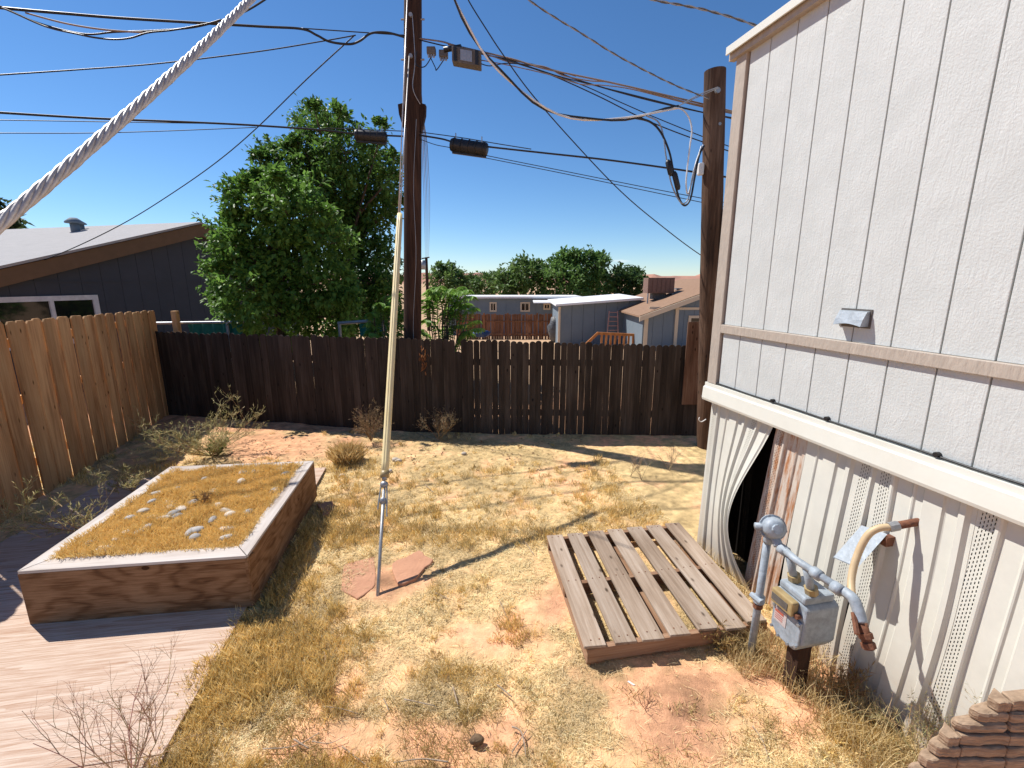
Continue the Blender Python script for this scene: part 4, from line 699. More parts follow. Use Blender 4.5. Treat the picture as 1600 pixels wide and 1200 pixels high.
for s in (.70, 1.13, 1.73, 2.3): MB().tube([W(s, 1.482, .006), W(s, 1.482, .028)], .013, 8).build('cable_clip', 'black', home)
# porch vent hood on the wall
vt = thing('wall_vent', 'small blue grey hooded vent on the white siding above the beige band', 'vent', W(1.205, 2.03, .006)); V = []
for i in range(9):
    s = 1.12 + .165 * i / 8; bul = .012 * math.sin(math.pi * i / 8)
    V += [W(s, 2.115, .008), W(s, 2.112, .03 + bul * .3), W(s, 2.07, .052), W(s, 2.035 + bul, .062), W(s, 2.035 + bul, .008)]
F = [(i * 5 + k, i * 5 + 5 + k, i * 5 + 6 + k, i * 5 + 1 + k) for i in range(8) for k in range(4)] + [(0, 1, 2, 3, 4), (44, 43, 42, 41, 40)]
MB().add(V, F).build('hood', 'meter', vt); MB().box(W(1.11, 2.025, .004), HW * .185, HN * .005, Z * .10).build('flange', 'boxgrey', vt)
# skirting panels
def rib(u):                                               # corrugation of one panel, u in metres
    def trap(c, w, h): return h * max(0., min(1., (w / 2 - abs(u - c)) / .008 + .0))
    return trap(.103, .034, .020) + trap(.205, .022, .010) + trap(.30, .10, .014) + trap(.425, .045, .020)
def skirt(s0, s1, bow, mat, u0=0., zt=1.335, o0=-.03, n_v=44):
    us = np.arange(0, s1 - s0 + 1e-6, .006); V = []; UV = []
    for j in range(n_v + 1):
        z = zt * j / n_v
        for u in us: ds, o, dz = bow(u / (s1 - s0), z / zt); V.append(W(s0 + u + ds, z + dz, o0 + rib((u + u0) % .46) + o)); UV.append(((u + u0) % .46, z))
    k = len(us); m = MB(); m.v = [tuple(p) for p in V]; m.f = [(j * k + i, j * k + i + 1, (j + 1) * k + i + 1, (j + 1) * k + i) for j in range(n_v) for i in range(k - 1)]; m.uv = UV
    o = m.build('skirt_panel', mat, home, False); s_ = o.modifiers.new('thick', 'SOLIDIFY'); s_.thickness = .002; return o
bell = lambda v: math.sin(math.pi * min(1., max(0., v))) ** 1.3
o = skirt(.0, .69, lambda u, v: (-.14 * u ** 2.2 * math.sin(math.pi * (1 - v) ** 1.35) , .16 * u ** 1.6 * math.sin(math.pi * (1 - v) ** 1.3) + .02 * (1 - v), 0), 'vinyl', .0); o['label'] = 'buckled skirting panel bowing out at the corner'
o = skirt(.70, .985, lambda u, v: (-.10 * (1 - v), .035 * (1 - v) * (1 - u), 0), 'rust', .0, o0=-.045); o['label'] = 'rust streaked skirting panel'
for i, (s0, s1) in enumerate(((.985, 1.435), (1.437, 1.893), (1.895, 2.353), (2.355, 2.813), (2.815, 3.273))):
    ph = random.uniform(0, 1); skirt(s0 - .004, s1 + .012, lambda u, v, i=i: (.05 * bell(1 - v) * (.3 + .5 * i % 1), .05 * bell((1 - v) * .8) + .03 * (1 - v) + .001 * i, 0), 'vinyl', 0. if i else .12, o0=-.03 + .003 * (i % 2))
MB().box(W(3.28, 0, -.02), HW * (SE - 3.28), -HN * .02, Z * 1.33).build('skirt_panel', 'vinyl', home)
# far end wall skirt
MB().box(W(.0, 0, -.06), -HN * 4.0, HW * .02, Z * 1.33).build('end_skirt', 'vinyl', home); MB().box(W(.0, 1.36, -.06), -HN * 4.2, HW * .02, Z * (ZE - 1.36)).build('end_wall', 'siding', home)

# ------------------------------------------------------------------ gas meter set
gm = thing('gas_meter', 'grey gas meter with regulator and pipes in front of the white skirting', 'gas meter', W(1.235, 0, .43)); O = .43
MB().tube([W(1.228, -.05, O), W(1.247, .83, O)], .021, 10).build('riser_pipe', 'meter', gm, True)
MB().tube([W(1.240, .40, O), W(1.241, .44, O)], .032, 10).build('shutoff_valve', 'meter', gm); MB().tube([W(1.20, .425, O + .02), W(1.285, .43, O + .02)], .017, 8).build('valve_core', 'meter', gm); MB().tube([W(1.236, .36, O), W(1.238, .39, O)], .027, 10).build('pipe_joint', 'rusty', gm)
m = MB(); c = W(1.275, .905, O); ax_ = (HN * .35 + HW * .85 + Vector((0, 0, .35))).normalized()
m.tube([c - ax_ * .05, c - ax_ * .045, c - ax_ * .01, c + ax_ * .01, c + ax_ * .04, c + ax_ * .05], [.03, .052, .062, .062, .052, .036], 20); rg = m.build('regulator', 'meter', gm, True)
m = MB(); m.tube([c - ax_ * .016, c - ax_ * .004], .073, 20); m.build('flange', 'meter', rg); e1 = ax_.orthogonal().normalized(); e2 = ax_.cross(e1)
for k in range(6): a = k * math.pi / 3; q = c + (e1 * math.cos(a) + e2 * math.sin(a)) * .066; MB().tube([q - ax_ * .024, q + ax_ * .006], .008, 6).build('flange_bolt', 'steel', rg)
MB().tube([c + ax_ * .045, c + ax_ * .07], .026, 10).build('cap', 'meter', rg); MB().tube([c - HW * .01, c - HW * .04 + HN * .085], .021, 10).build('vent_nozzle', 'meter', rg, True)
MB().tube(smoothpts([W(1.247, .80, O), W(1.262, .86, O), W(1.29, .86, O), W(1.33, .822, O)], 4), .026, 10).build('pipe_elbow', 'meter', gm, True)
MB().tube([W(1.30, .832, O), W(1.45, .815, O), W(1.74, .815, O - .02)], .020, 10).build('header_pipe', 'meter', gm, True)
for s in (1.36, 1.58, 1.70): MB().tube([W(s - .022, .817, O - .005), W(s + .022, .816, O - .006)], .029, 10).build('pipe_joint', 'meter', gm, True)
MB().tube(smoothpts([W(1.72, .815, O - .02), W(1.77, .812, O - .02), W(1.80, .78, O - .02), W(1.83, .73, O - .02)], 5), .025, 10).build('pipe_elbow', 'meter', gm, True)
MB().tube([W(1.82, .745, O - .02), W(1.885, .63, O - .02)], .022, 10).build('drop_pipe', 'rusty', gm, True)
for q in (.69, .655): s = 1.82 + (.745 - q) * .565; MB().tube([W(s, q, O - .02), W(s + .012, q - .02, O - .02)], .030, 8).build('pipe_joint', 'rusty', gm)
MB().tube([W(1.80, .76, O + .0), W(1.86, .70, O + .035)], .012, 6).build('valve_handle', 'rusty', gm)
body = MB(); s0, s1, o0, o1 = 1.345, 1.565, .22, .43
for (a, b, c_, d_, e, f_) in ((s0, s1, .34, .60, o0, o1),): body.prism([W(a, c_ + .03, f_), W(a + .05, c_ - .04, f_), W(b - .05, c_ - .04, f_), W(b, c_ + .03, f_), W(b, d_ - .02, f_), W(b - .03, d_, f_), W(a + .03, d_, f_), W(a, d_ - .02, f_)], -HN * (f_ - e))
bd = body.build('meter_body', 'meter', gm, bevel=.012)
MB().prism([W(s0 + .012, .36, O + .012), W(s0 + .06, .315, O + .012), W(s1 - .06, .315, O + .012), W(s1 - .012, .36, O + .012), W(s1 - .012, .5, O + .012), W(s0 + .012, .5, O + .012)], -HN * .014).build('front_cover', 'meter', bd, bevel=.006)
for s, z in ((s0 + .025, .35), (s1 - .025, .35), (s0 + .025, .485), (s1 - .025, .485), (1.42, .325), (1.49, .325)): MB().tube([W(s, z, O + .01), W(s, z, O + .022)], .009, 6).build('cover_bolt', 'steel', bd)
MB().box(W(s0 + .02, .598, .24), HW * (s1 - s0 - .04), HN * .19, Z * .045).build('top_casting', 'meter', bd, bevel=.012)
MB().box(W(s0 + .02, .515, O), HW * .15, HN * .045, Z * .085).build('index_box', 'brassy', bd, bevel=.008); MB().box(W(s0 + .03, .535, O + .045), HW * .11, HN * .003, Z * .04).build('index_dial', 'boxgrey', bd)
MB().tube([W(s0 + .185, .53, O + .005), W(s0 + .185, .53, O + .03)], .014, 8).build('seal', 'rusty', bd)
MB().box(W(s0 + .03, .40, O + .0125), HW * .085, HN * .002, Z * .085).build('meter_label', 'meterlabel', bd); MB().box(W(s0 + .035, .455, O + .015), HW * .06, HN * .001, Z * .016).build('label_print', 'red', bd)
for k in range(3): MB().box(W(s0 + .037, .442 - k * .012, O + .015), HW * .055, HN * .001, Z * .004).build('label_print', 'red', bd)
for s in (1.40, 1.515):
    MB().tube([W(s, .63, .36), W(s, .80, O - .01)], .020, 10).build('meter_leg_pipe', 'meter', gm, True); MB().tube([W(s, .65, .365), W(s, .685, .375)], .034, 8).build('union_nut', 'brassy', gm)
MB().prism([W(1.47, .98, .06), W(1.60, 1.0, .05), W(1.60, .83, .20), W(1.47, .81, .21)], HW * .004 + Z * .006).build('bracket_plate', 'meter', gm); MB().box(W(1.585, .94, .0), HW * .03, HN * .06, Z * .05).build('bracket_stub', 'rusty', gm)
MB().box(W(1.43, -.03, .30), HW * .08, HN * .08, Z * .345).build('shade_dark_leg', 'pole', gm)  # leg under the meter, dark timber colour stands in for shadow there
hs = thing('gas_hose', 'tan flexible gas hose looping out of the white skirting', 'hose', W(1.685, 1.11, 0))
MB().tube([W(1.70, 1.125, -.06), W(1.672, 1.095, .10)], .019, 10).build('steel_nipple', 'rusty', hs, True); MB().tube([W(1.674, 1.097, .09), W(1.664, 1.087, .13)], .024, 8).build('hose_fitting', 'steel', hs)
P = smoothpts([W(1.665, 1.088, .12), W(1.645, 1.075, .17), W(1.63, 1.03, .21), W(1.63, .93, .25), W(1.66, .83, .30), W(1.73, .77, .36), W(1.80, .765, .405)], 14); MB().tube(P, [.0165 + .0012 * (i % 2) for i in range(len(P))], 12).build('hose', 'hose', hs, True)

# ------------------------------------------------------------------ pallet
c = Vector((.98, 3.13, 0)); ex = Vector((1.0, .19, 0)).normalized(); ey = Vector((.115, -.993, 0)); pl = thing('wooden_pallet', 'weathered grey wooden pallet lying on the dry grass', 'pallet', c)
def board(name, o, ex_, ey_, ez, mat, par, bev=.003):
    """board with its grain along local X"""
    o_ = Vector(o); x = Vector(ex_); m = MB().box((0, 0, 0), (x.length, 0, 0), (0, Vector(ey_).length, 0), (0, 0, ez)); ob = m.build(name, mat, None, bevel=bev); ob.parent = par; ob.location = o_ - OFF[par.name]; ob.rotation_euler = (0, 0, math.atan2(x.y, x.x)); OFF[ob.name] = o_; return ob
wd_ = .139; gp_ = (1.24 - 7 * wd_) / 6
for i in range(7):
    o_ = c - ex * .62 - ey * .635 + ex * (i * (wd_ + gp_)); o_.z = .118 + random.uniform(0, .004); w_ = wd_ * random.uniform(.94, 1.02); tw = random.uniform(-.012, .012)
    board('slat', o_, (ey + ex * tw) * (1.27 + random.uniform(-.02, .02)), ex * w_, .019, 'pallet', pl, .004)
    for e in (.02, .62, 1.2):
        for k in (.3, .7): q = o_ + ex * w_ * k + ey * (e + .02); MB().tube([q + Vector((0, 0, .0185)), q + Vector((0, 0, .0215))], .005, 6).build('nail_head', 'rusty', pl)
for k in (-.63, -.02, .59): o_ = c - ex * .61 + ey * k; o_.z = .022; board('stringer', o_ + ey * .04, ex * 1.22, ey * .04, .095, 'stringer', pl)
for k in (-.61, -.1, .5): o_ = c + ex * k - ey * .63; o_.z = .002; board('bottom_board', o_, ey * 1.25, ex * .1, .019, 'stringer', pl)

# ------------------------------------------------------------------ plywood ground sheet, planter box
ps = thing('plywood_sheet', 'bleached plywood sheets laid on the ground under the planter box', 'plywood', PL_O)
for k, (v0, v1) in enumerate(((-1.72, -.49), (-.485, .735), (.74, 1.96), (1.965, 3.14))):
    for u0, u1 in ((-2.45 + .02 * (k % 2), -.012 * (k % 2)),):
        o_ = PL_O + PL_D * v0 + PL_R * u0; o_.z = .03
        m = MB().box((0, 0, 0), (u1 - u0, 0, 0), (0, v1 - v0, 0), (0, 0, .014)); ob = m.build('sheet', 'sheet', None, bevel=.003); ob.parent = ps; ob.location = o_ - OFF[ps.name]; ob.rotation_euler = (random.uniform(-.002, .002), 0, math.atan2(PL_R.y, PL_R.x)); OFF[ob.name] = o_
FL, FR, BR, BL = (Vector(p) * .8 for p in ((-4.0, 3.36, 0), (-2.265, 3.585, 0), (-2.59, 5.75, 0), (-4.33, 5.56, 0))); HB = .44; zb = .045
pb = thing('planter_box', 'raised plywood planter box with bleached rim, filled with dry grass and stones', 'planter', (FL + BR) / 2)
cen = (FL + FR + BR + BL) / 4
def inset(p, d_): v = (cen - p); return p + v * (d_ / (v.length * .7))
def panel(a, b, nm):
    d_ = b - a; o_ = Vector(a); o_.z = zb; n_ = Vector((-d_.y, d_.x, 0)).normalized(); m = MB().box((0, 0, 0), (d_.length, 0, 0), (0, .02, 0), (0, 0, HB - zb - .022)); ob = m.build(nm, 'ply', None, bevel=.002); ob.parent = pb; ob.location = o_ - OFF[pb.name]; ob.rotation_euler = (0, 0, math.atan2(d_.y, d_.x)); OFF[ob.name] = o_
    return ob
panel(FL, FR, 'front_panel'); panel(FR, BR, 'side_panel'); panel(BR, BL, 'back_panel'); panel(BL, FL, 'side_panel')
MB().box(FR + Vector((-.022, .024, zb)), (.018, 0, 0), (0, .07, 0), (0, 0, HB - zb - .03)).build('corner_cleat', 'ply', pb)
for a, b in ((FL, FR), (FR, BR), (BR, BL), (BL, FL)):
    e = (b - a).normalized() * .004; ao, bo = a.copy(), b.copy(); ai, bi = inset(a, .125), inset(b, .125); q = [ao + e, bo - e, bi - e, ai + e]
    d_ = b - a; ang = math.atan2(d_.y, d_.x); m = MB(); cs, sn = math.cos(-ang), math.sin(-ang); loc = [((p - a).x * cs - (p - a).y * sn, (p - a).x * sn + (p - a).y * cs, 0) for p in q]
    m.prism(loc, (0, 0, .02)); ob = m.build('rim_board', 'rim', None, bevel=.002); ob.parent = pb; o_ = Vector((a.x, a.y, HB - .02)); ob.location = o_ - OFF[pb.name]; ob.rotation_euler = (0, 0, ang); OFF[ob.name] = o_
ins = [inset(p, .10) for p in (FL, FR, BR, BL)]
n = 26; V = []; 
for j in range(n + 1):
    for i in range(n + 1):
        p = ins[0].lerp(ins[1], i / n).lerp(ins[3].lerp(ins[2], i / n), j / n); V.append((p.x, p.y, HB - .035 + .03 * float(fbm(p.x * 4, p.y * 4, 2)) ))
m = MB().add(V, [(j * (n + 1) + i, j * (n + 1) + i + 1, (j + 1) * (n + 1) + i + 1, (j + 1) * (n + 1) + i) for j in range(n) for i in range(n)], (.55, .36, .14)); m.build('planter_soil', 'soil', pb, True)
def inbox(i, j): return ins[0].lerp(ins[1], i).lerp(ins[3].lerp(ins[2], i), j)
stones = []
for k in range(44):
    p = inbox(random.uniform(.06, .94), random.uniform(.05, .95)); pale = random.random() < .45; a, b = random.uniform(.035, .07), random.uniform(.028, .048)
    m = MB().ball((0, 0, 0), a, b, random.uniform(.018, .028), 12, 8, .04, k); o = m.build('river_stone', 'stonepale' if pale else 'stone', origin=None, smooth=True); o.location = (p.x, p.y, HB - .004); o.rotation_euler = (random.uniform(-.2, .2), random.uniform(-.2, .2), random.uniform(0, 3))
    tag(o, 'pale tan rounded stone half buried in the planter grass' if pale else 'grey rounded stone half buried in the planter grass', 'stone', 'pale stones in the planter' if pale else 'grey stones in the planter')

# ------------------------------------------------------------------ slabs, sticks, litter
def slab(label, poly, h):
    pts = [on(*p) for p in poly]; c_ = sum(pts, Vector()) / len(pts); rag = []
    for a, b in zip(pts, pts[1:] + pts[:1]):
        for k in range(4): q = a.lerp(b, k / 4); rag.append(q + Vector((random.uniform(-.012, .012), random.uniform(-.012, .012), 0)))
    m = MB().prism([(p.x, p.y, .0) for p in rag], (0, 0, h)); o = m.build('sandstone_slab', 'slab', origin=c_, bevel=.008); tag(o, label, 'slab')
slab('broken red sandstone slab right of the guy anchor', [(612, 885), (655, 866), (676, 880), (655, 905), (622, 920)], .035)
slab('flat red sandstone slab left of the guy anchor', [(537, 885), (585, 872), (588, 915), (560, 940), (533, 925)], .018)
slab('small red slab beside the back right corner of the planter', [(496, 792), (520, 788), (526, 800), (505, 812)], .04)
SPOT = ['left of the yellow guard base', 'near the planter front corner', 'at the lower left, in the sparse grass', 'curved, near the bottom left of the sand', 'at the edge between straw and red sand', 'at the bottom edge, left of centre', 'short, below the golden tufts', 'beside the grass strip by the skirting', 'bent, in the sparse front grass', 'short, nearest the plywood edge', 'right of the sandstone slabs', 'long, along the bottom edge', 'left of the pallet', 'on bare sand at the bottom middle', 'right of the guard clamp', 'near the small bare weed', 'at the foot of the back fence', 'upright bit at the sand edge', 'bowed, left of the damp soil', 'crossing the bowed stick at the bottom']
STK = [((472, 985), (505, 1018), (508, 1040)), ((400, 1010), (452, 1006)), ((505, 1107), (530, 1112), (560, 1118)), ((412, 1176), (460, 1170), (500, 1150)), ((632, 1098), (680, 1106)), ((535, 1170), (560, 1190), (580, 1205)), ((600, 1095), (608, 1115)), ((1175, 1140), (1190, 1160), (1200, 1190)), ((488, 1162), (515, 1165), (540, 1155)), ((460, 1160), (483, 1175)), ((680, 930), (702, 940)), ((700, 1195), (660, 1190), (615, 1196)), ((780, 940), (795, 975)), ((777, 1075), (800, 1092)), ((665, 760), (680, 774)), ((820, 850), (835, 870)), ((650, 678), (690, 690)), ((708, 1078), (716, 1105)), ((800, 1140), (815, 1150), (822, 1185)), ((800, 1180), (812, 1160), (824, 1145))]
for k, s in enumerate(STK):
    P = smoothpts([on(*p) + Vector((0, 0, .012 + random.uniform(0, .012))) for p in s], 5); r = random.uniform(.0025, .005); tag(MB().tube(P, [r * (1 - .5 * i / len(P)) for i in range(len(P))], 5).build('dry_stick', 'stick', origin=P[0], smooth=True), 'thin bleached dry stick ' + SPOT[k], 'stick', 'sticks on the ground')
for k, (px, py, r) in enumerate(((868 - 250, 720, .05), (608, 738, .045), (535, 745, .04), (873 - 250, 722, .045), (725, 710, .04))):
    p = on(px, py); o = MB().ball((0, 0, 0), r, r * .8, r * .6, 10, 7, .15, k).build('white_rock', 'stonepale', smooth=True); o.location = p + Vector((0, 0, r * .3)); tag(o, 'whitish rock ' + ('just right of the yellow guard', 'left of the yellow guard clamp', 'in front of the straw clump', 'touching the rock right of the yellow guard', 'alone in the litter well right of the guard')[k], 'rock', 'whitish rocks near the fence')
o = MB().ball((0, 0, 0), .035, .025, .022, 10, 8, .2, 3).build('dirt_clod', 'soil2', smooth=True); o.location = on(745, 1160) + Vector((0, 0, .015)); tag(o, 'dark crumbly clod on the bare sand near the bottom edge', 'clod')
p = on(980, 1068); o = MB().box((0, 0, 0), (.035, .0, 0), (.003, .011, 0), (0, 0, .003)).box((.036, 0, 0), (.008, .003, 0), (0, .01, 0), (0, 0, .004)).build('paper_scrap', 'white2'); o.location = p + Vector((0, 0, .012)); o.rotation_euler = (0, 0, -.8); tag(o, 'tiny white scrap on the sand in front of the pallet', 'scrap')

# ------------------------------------------------------------------ dry grass
def inplan(x, y):
    r = np.zeros(len(x), bool); u = (x - PL_O.x) * PL_R.x + (y - PL_O.y) * PL_R.y; v = (x - PL_O.x) * PL_D.x + (y - PL_O.y) * PL_D.y
    edge = .0 + .22 * fbm(v * 5, v * 0, 77, 4) ** 1.5 * (v < .62); r |= (u < -edge) & (v < 3.1)
    a = (x - c0.x) * ex.x + (y - c0.y) * ex.y; b = (x - c0.x) * ey.x + (y - c0.y) * ey.y; pal = (abs(a) < .63) & (abs(b) < .65)
    q = (x - HA.x) * HN.x + (y - HA.y) * HN.y; fx = np.clip((x + 1.58) / 4.4, 0, 1); fence = y > np.where(x < -1.58, 6.9 + (-1.58 - x) * .208, 6.9 - fx * .21) - .02
    return r, pal, (q < .0) | fence
c0 = Vector((.98, 3.13, 0))
def sample(n, ylo=655):
    px = rng.uniform(-150, 1600, n); py = ylo + (1300 - ylo) * rng.random(n) ** .9; X = np.array([]); 
    c, s = math.cos(PITCH), math.sin(PITCH); rx = (px - 800) / FPX; v = (600 - py) / FPX; ry = c + v * s; rz = -s + v * c; t_ = -EYE / rz; return rx * t_, ry * t_, px, py
def blades(x, y, z, h, w, lean, col):
    n = len(x); a = rng.uniform(0, 2 * np.pi, n); la = rng.uniform(0, 2 * np.pi, n); le = lean * h; hh = np.sqrt(np.maximum(h * h - le * le, (.15 * h) ** 2))
    dx, dy = np.cos(la) * le, np.sin(la) * le; wx, wy = np.cos(a) * w / 2, np.sin(a) * w / 2
    V = np.stack([np.stack([x - wx, y - wy, z], 1), np.stack([x + wx, y + wy, z], 1), np.stack([x + dx * .45 + wx * .7, y + dy * .45 + wy * .7, z + hh * .6], 1), np.stack([x + dx, y + dy, z + hh], 1)], 1).reshape(-1, 3)
    b = np.arange(n)[:, None] * 4; return V, np.concatenate([b + [[0, 1, 2]], b + [[0, 2, 3]]], 0), np.repeat(col, 4, 0)
def mixc(n, a, b, c_=None):
    t_ = rng.random((n, 1)); r = np.array(a) * (1 - t_) + np.array(b) * t_; return r
def join(*parts):
    V = []; F = []; C = []; o = 0
    for v, f, c_ in parts: V.append(v); F.append(f + o); C.append(c_); o += len(v)
    return np.concatenate(V), np.concatenate(F), np.concatenate(C)
# golden tufts
x, y, px, py = sample(26000); nzt = fbm(x * 2.6, y * 2.6, 50, 3) - .5; nz2 = fbm(x * 9, y * 9, 60, 2) - .5
dens = np.clip(blob(px, py, GOLD) * .75 - blob(px, py, BARE) * .55 + nzt * 1.9 + nz2 * 1.0 + .28 * np.clip((640 - px) / 150, 0, 1), 0, 1); a_, b_, c_ = inplan(x, y)
keep = (rng.random(len(x)) < dens) & ~a_ & ~b_ & ~c_ & (y < 6.9) & (y > 1.0); x, y, dens = x[keep], y[keep], dens[keep]; nb = 24; n = len(x)
dist = np.sqrt(x * x + y * y + 5); rad = (.018 + .028 * rng.random(n)) * (.5 + dens) ; hgt = (.034 + .055 * rng.random(n)) * (.6 + .6 * dens)
ang = rng.uniform(0, 6.283, (n, nb)); rr = np.sqrt(rng.random((n, nb))) * rad[:, None] * 1.4; bx = (x[:, None] + np.cos(ang) * rr).ravel(); by = (y[:, None] + np.sin(ang) * rr).ravel(); bh = (hgt[:, None] * rng.uniform(.55, 1.15, (n, nb))).ravel(); bd_ = np.repeat(dist, nb)
ct = np.repeat(mixc(n, (.70, .49, .16), (.97, .77, .38)) * np.where(rng.random((n, 1)) < .22, .6, 1.), nb, 0) * rng.uniform(.75, 1.25, (n * nb, 1))
gold = blades(bx, by, ground_z(bx, by) - .004, bh, .00085 * bd_, rng.uniform(.05, .7, n * nb), ct)
# pale flattened straw
x, y, px, py = sample(330000); nzt = fbm(x * 3, y * 3, 21, 4) - .5; bare_ = blob(px, py, BARE) + nzt * 2.2 + (fbm(x * 14, y * 14, 33, 3) - .5); a_, b_, c_ = inplan(x, y)
keep = (rng.random(len(x)) < np.clip(.85 - bare_ * 1.3, .02, 1)) & ~a_ & ~c_ & (y < 6.9) & (y > 1.0) & (~b_ | (rng.random(len(x)) < .5)); x, y = x[keep], y[keep]; n = len(x); dist = np.sqrt(x * x + y * y + 5)
ln = rng.uniform(.02, .065, n); th_ = rng.uniform(0, 6.283, n); w_ = .00042 * dist; zz_ = ground_z(x, y) + .002 + .012 * rng.random(n); dx, dy = np.cos(th_) * ln, np.sin(th_) * ln; tz = rng.uniform(-.008, .018, n)
V = np.stack([np.stack([x - dy / ln * w_, y + dx / ln * w_, zz_], 1), np.stack([x + dy / ln * w_, y - dx / ln * w_, zz_], 1), np.stack([x + dx, y + dy, zz_ + tz], 1)], 1).reshape(-1, 3); F = np.arange(n * 3).reshape(-1, 3)
tone = np.clip(.55 + .95 * fbm(x * 2.2, y * 2.2, 71, 4), .7, 1.15)[:, None]; straw = (V, F, np.repeat(np.minimum(mixc(n, (.66, .46, .21), (.92, .75, .45)) * rng.uniform(.7, 1.2, (n, 1)) * np.where(rng.random((n, 1)) < .14, .38, 1.) * tone, .95), 3, 0))  # some dark brown pieces stand in for shaded gaps between the straw
g = fast('dry_grass', *join(gold, straw), 'blade'); tag(g, 'short golden dry grass and flattened straw covering the yard', 'grass', kind='stuff')
# sparse grey green grass at the front
x, y, px, py = sample(16000, 1050); dens = np.clip(blob(px, py, [(620, 1110, 60, 20, .8), (740, 1110, 50, 18, .9), (690, 1160, 60, 30, .6), (440, 1130, 60, 30, .8), (700, 1200, 80, 30, .5), (470, 1190, 60, 30, .6), (1190, 1160, 60, 40, .5), (850, 1120, 60, 40, .35)]) + (fbm(x * 6, y * 6, 90, 3) - .5) * .8, 0, 1); a_, b_, c_ = inplan(x, y); keep = (rng.random(len(x)) < dens) & ~a_ & ~b_ & ~c_; x, y = x[keep], y[keep]; n = len(x); nb = 8
bx = (x[:, None] + rng.normal(size=(n, nb)) * .02).ravel(); by = (y[:, None] + rng.normal(size=(n, nb)) * .02).ravel(); m_ = n * nb
g = fast('sparse_grass', *blades(bx, by, ground_z(bx, by), rng.uniform(.02, .055, m_), .0026, rng.uniform(.2, .9, m_), mixc(m_, (.42, .33, .13), (.66, .51, .24))), 'blade'); tag(g, 'thin olive grass on the bare sand at the front', 'grass', kind='stuff')
# grass in the planter
n = 34000; i, j = rng.random(n), rng.random(n); I0, I1, I2, I3 = (np.array(p) for p in ins); pt = (I0[None] * (1 - i[:, None]) + I1[None] * i[:, None]) * (1 - j[:, None]) + (I3[None] * (1 - i[:, None]) + I2[None] * i[:, None]) * j[:, None]
ns = fbm(pt[:, 0] * 6, pt[:, 1] * 6, 13, 3); hh = .020 + .085 * np.clip(ns - .3, 0, 1) * rng.uniform(.6, 1.3, n)
g = fast('planter_grass', *blades(pt[:, 0], pt[:, 1], HB - .02 + .02 * ns, hh + .012, .0034, rng.uniform(.1, .85, n), mixc(n, (.70, .47, .14), (.97, .73, .32))), 'blade'); tag(g, 'golden dry grass growing inside the planter box', 'grass', kind='stuff')
# leaf litter along the fence
x, y, px, py = sample(30000, 660); keep = (rng.random(len(x)) < np.clip(np.exp(-((py - 705) / 28.) ** 2) * (.25 + .8 * (fbm(x * 3, y * 3, 44, 3) > .5)), 0, 1)) & (px > 250) & (px < 1095) & ~inplan(x, y)[2] & ~inplan(x, y)[0]; x, y = x[keep][:5200], y[keep][:5200]; n = len(x)
P = np.stack([x, y, ground_z(x, y) + .004 + .02 * rng.random(n)], 1); D = unit(n) * np.array([1, 1, .35]); g = fast('leaf_litter', *leaf_mesh(P, D, unit(n) * .7 + [0, 0, 1], rng.uniform(.025, .06, n), rng.uniform(.015, .03, n), mixc(n, (.22, .11, .05), (.58, .44, .26))), 'blade'); tag(g, 'dry fallen leaves along the foot of the back fence', 'leaf litter', kind='stuff')
# taller grass in the shade along the right side of the planter
n = 1500; u_ = rng.random(n) ** 1.3 * .62; q0, q1 = np.array(FR), np.array(BR); pt = q0[None] * (1 - u_[:, None]) + q1[None] * u_[:, None]; pt[:, 0] += .05 + np.abs(rng.normal(size=n)) * .07
g = fast('planter_edge_grass', *blades(pt[:, 0], pt[:, 1], np.zeros(n), rng.uniform(.04, .13, n), .003, rng.uniform(.1, .7, n), mixc(n, (.42, .27, .08), (.72, .52, .2))), 'blade'); tag(g, 'taller dry grass in the shadow along the right side of the planter', 'grass', kind='stuff')
# tall dry grass at the skirting
def long_grass(name, label, n, s0, s1, o_rng, h_rng, flop):
    V = []; F = []; C = []; k = 0
    for _ in range(n):
        b = W(random.uniform(s0, s1), 0, random.uniform(*o_rng)); h = random.uniform(*h_rng); a = random.uniform(0, 6.283); le = random.uniform(.1, flop) * h; d_ = Vector((math.cos(a), math.sin(a), 0)); sd = Vector((-d_.y, d_.x, 0)) * random.uniform(.0012, .0026)
        pts = [b + d_ * le * u ** 1.8 + Vector((0, 0, h * (u - .35 * (le / h) * u * u))) for u in (0, .3, .6, .85, 1)]; col_ = np.array((.40, .27, .10)) * (1 - (q := random.random())) + np.array((.72, .56, .30)) * q
        for i_, p in enumerate(pts): wv = sd * (1 - .8 * i_ / 4); V += [p - wv, p + wv]; C += [col_, col_]
        for i_ in range(4): F += [(k + 2 * i_, k + 2 * i_ + 1, k + 2 * i_ + 3), (k + 2 * i_, k + 2 * i_ + 3, k + 2 * i_ + 2)]
        k += 10
    o = fast(name, np.array([tuple(v) for v in V]), np.array(F), np.array(C), 'blade'); tag(o, label, 'grass', kind='stuff')
long_grass('tall_dry_grass', 'tall dry straw stalks along the foot of the skirting by the meter', 2600, 1.15, 2.6, (.06, .42), (.06, .26), .9)
long_grass('meter_grass', 'golden tuft of grass around the gas riser', 700, 1.08, 1.38, (.3, .58), (.05, .15), .7)
long_grass('corner_grass', 'thin straw at the corner of the buckled skirting', 420, .0, .8, (.04, .22), (.04, .16), .6)

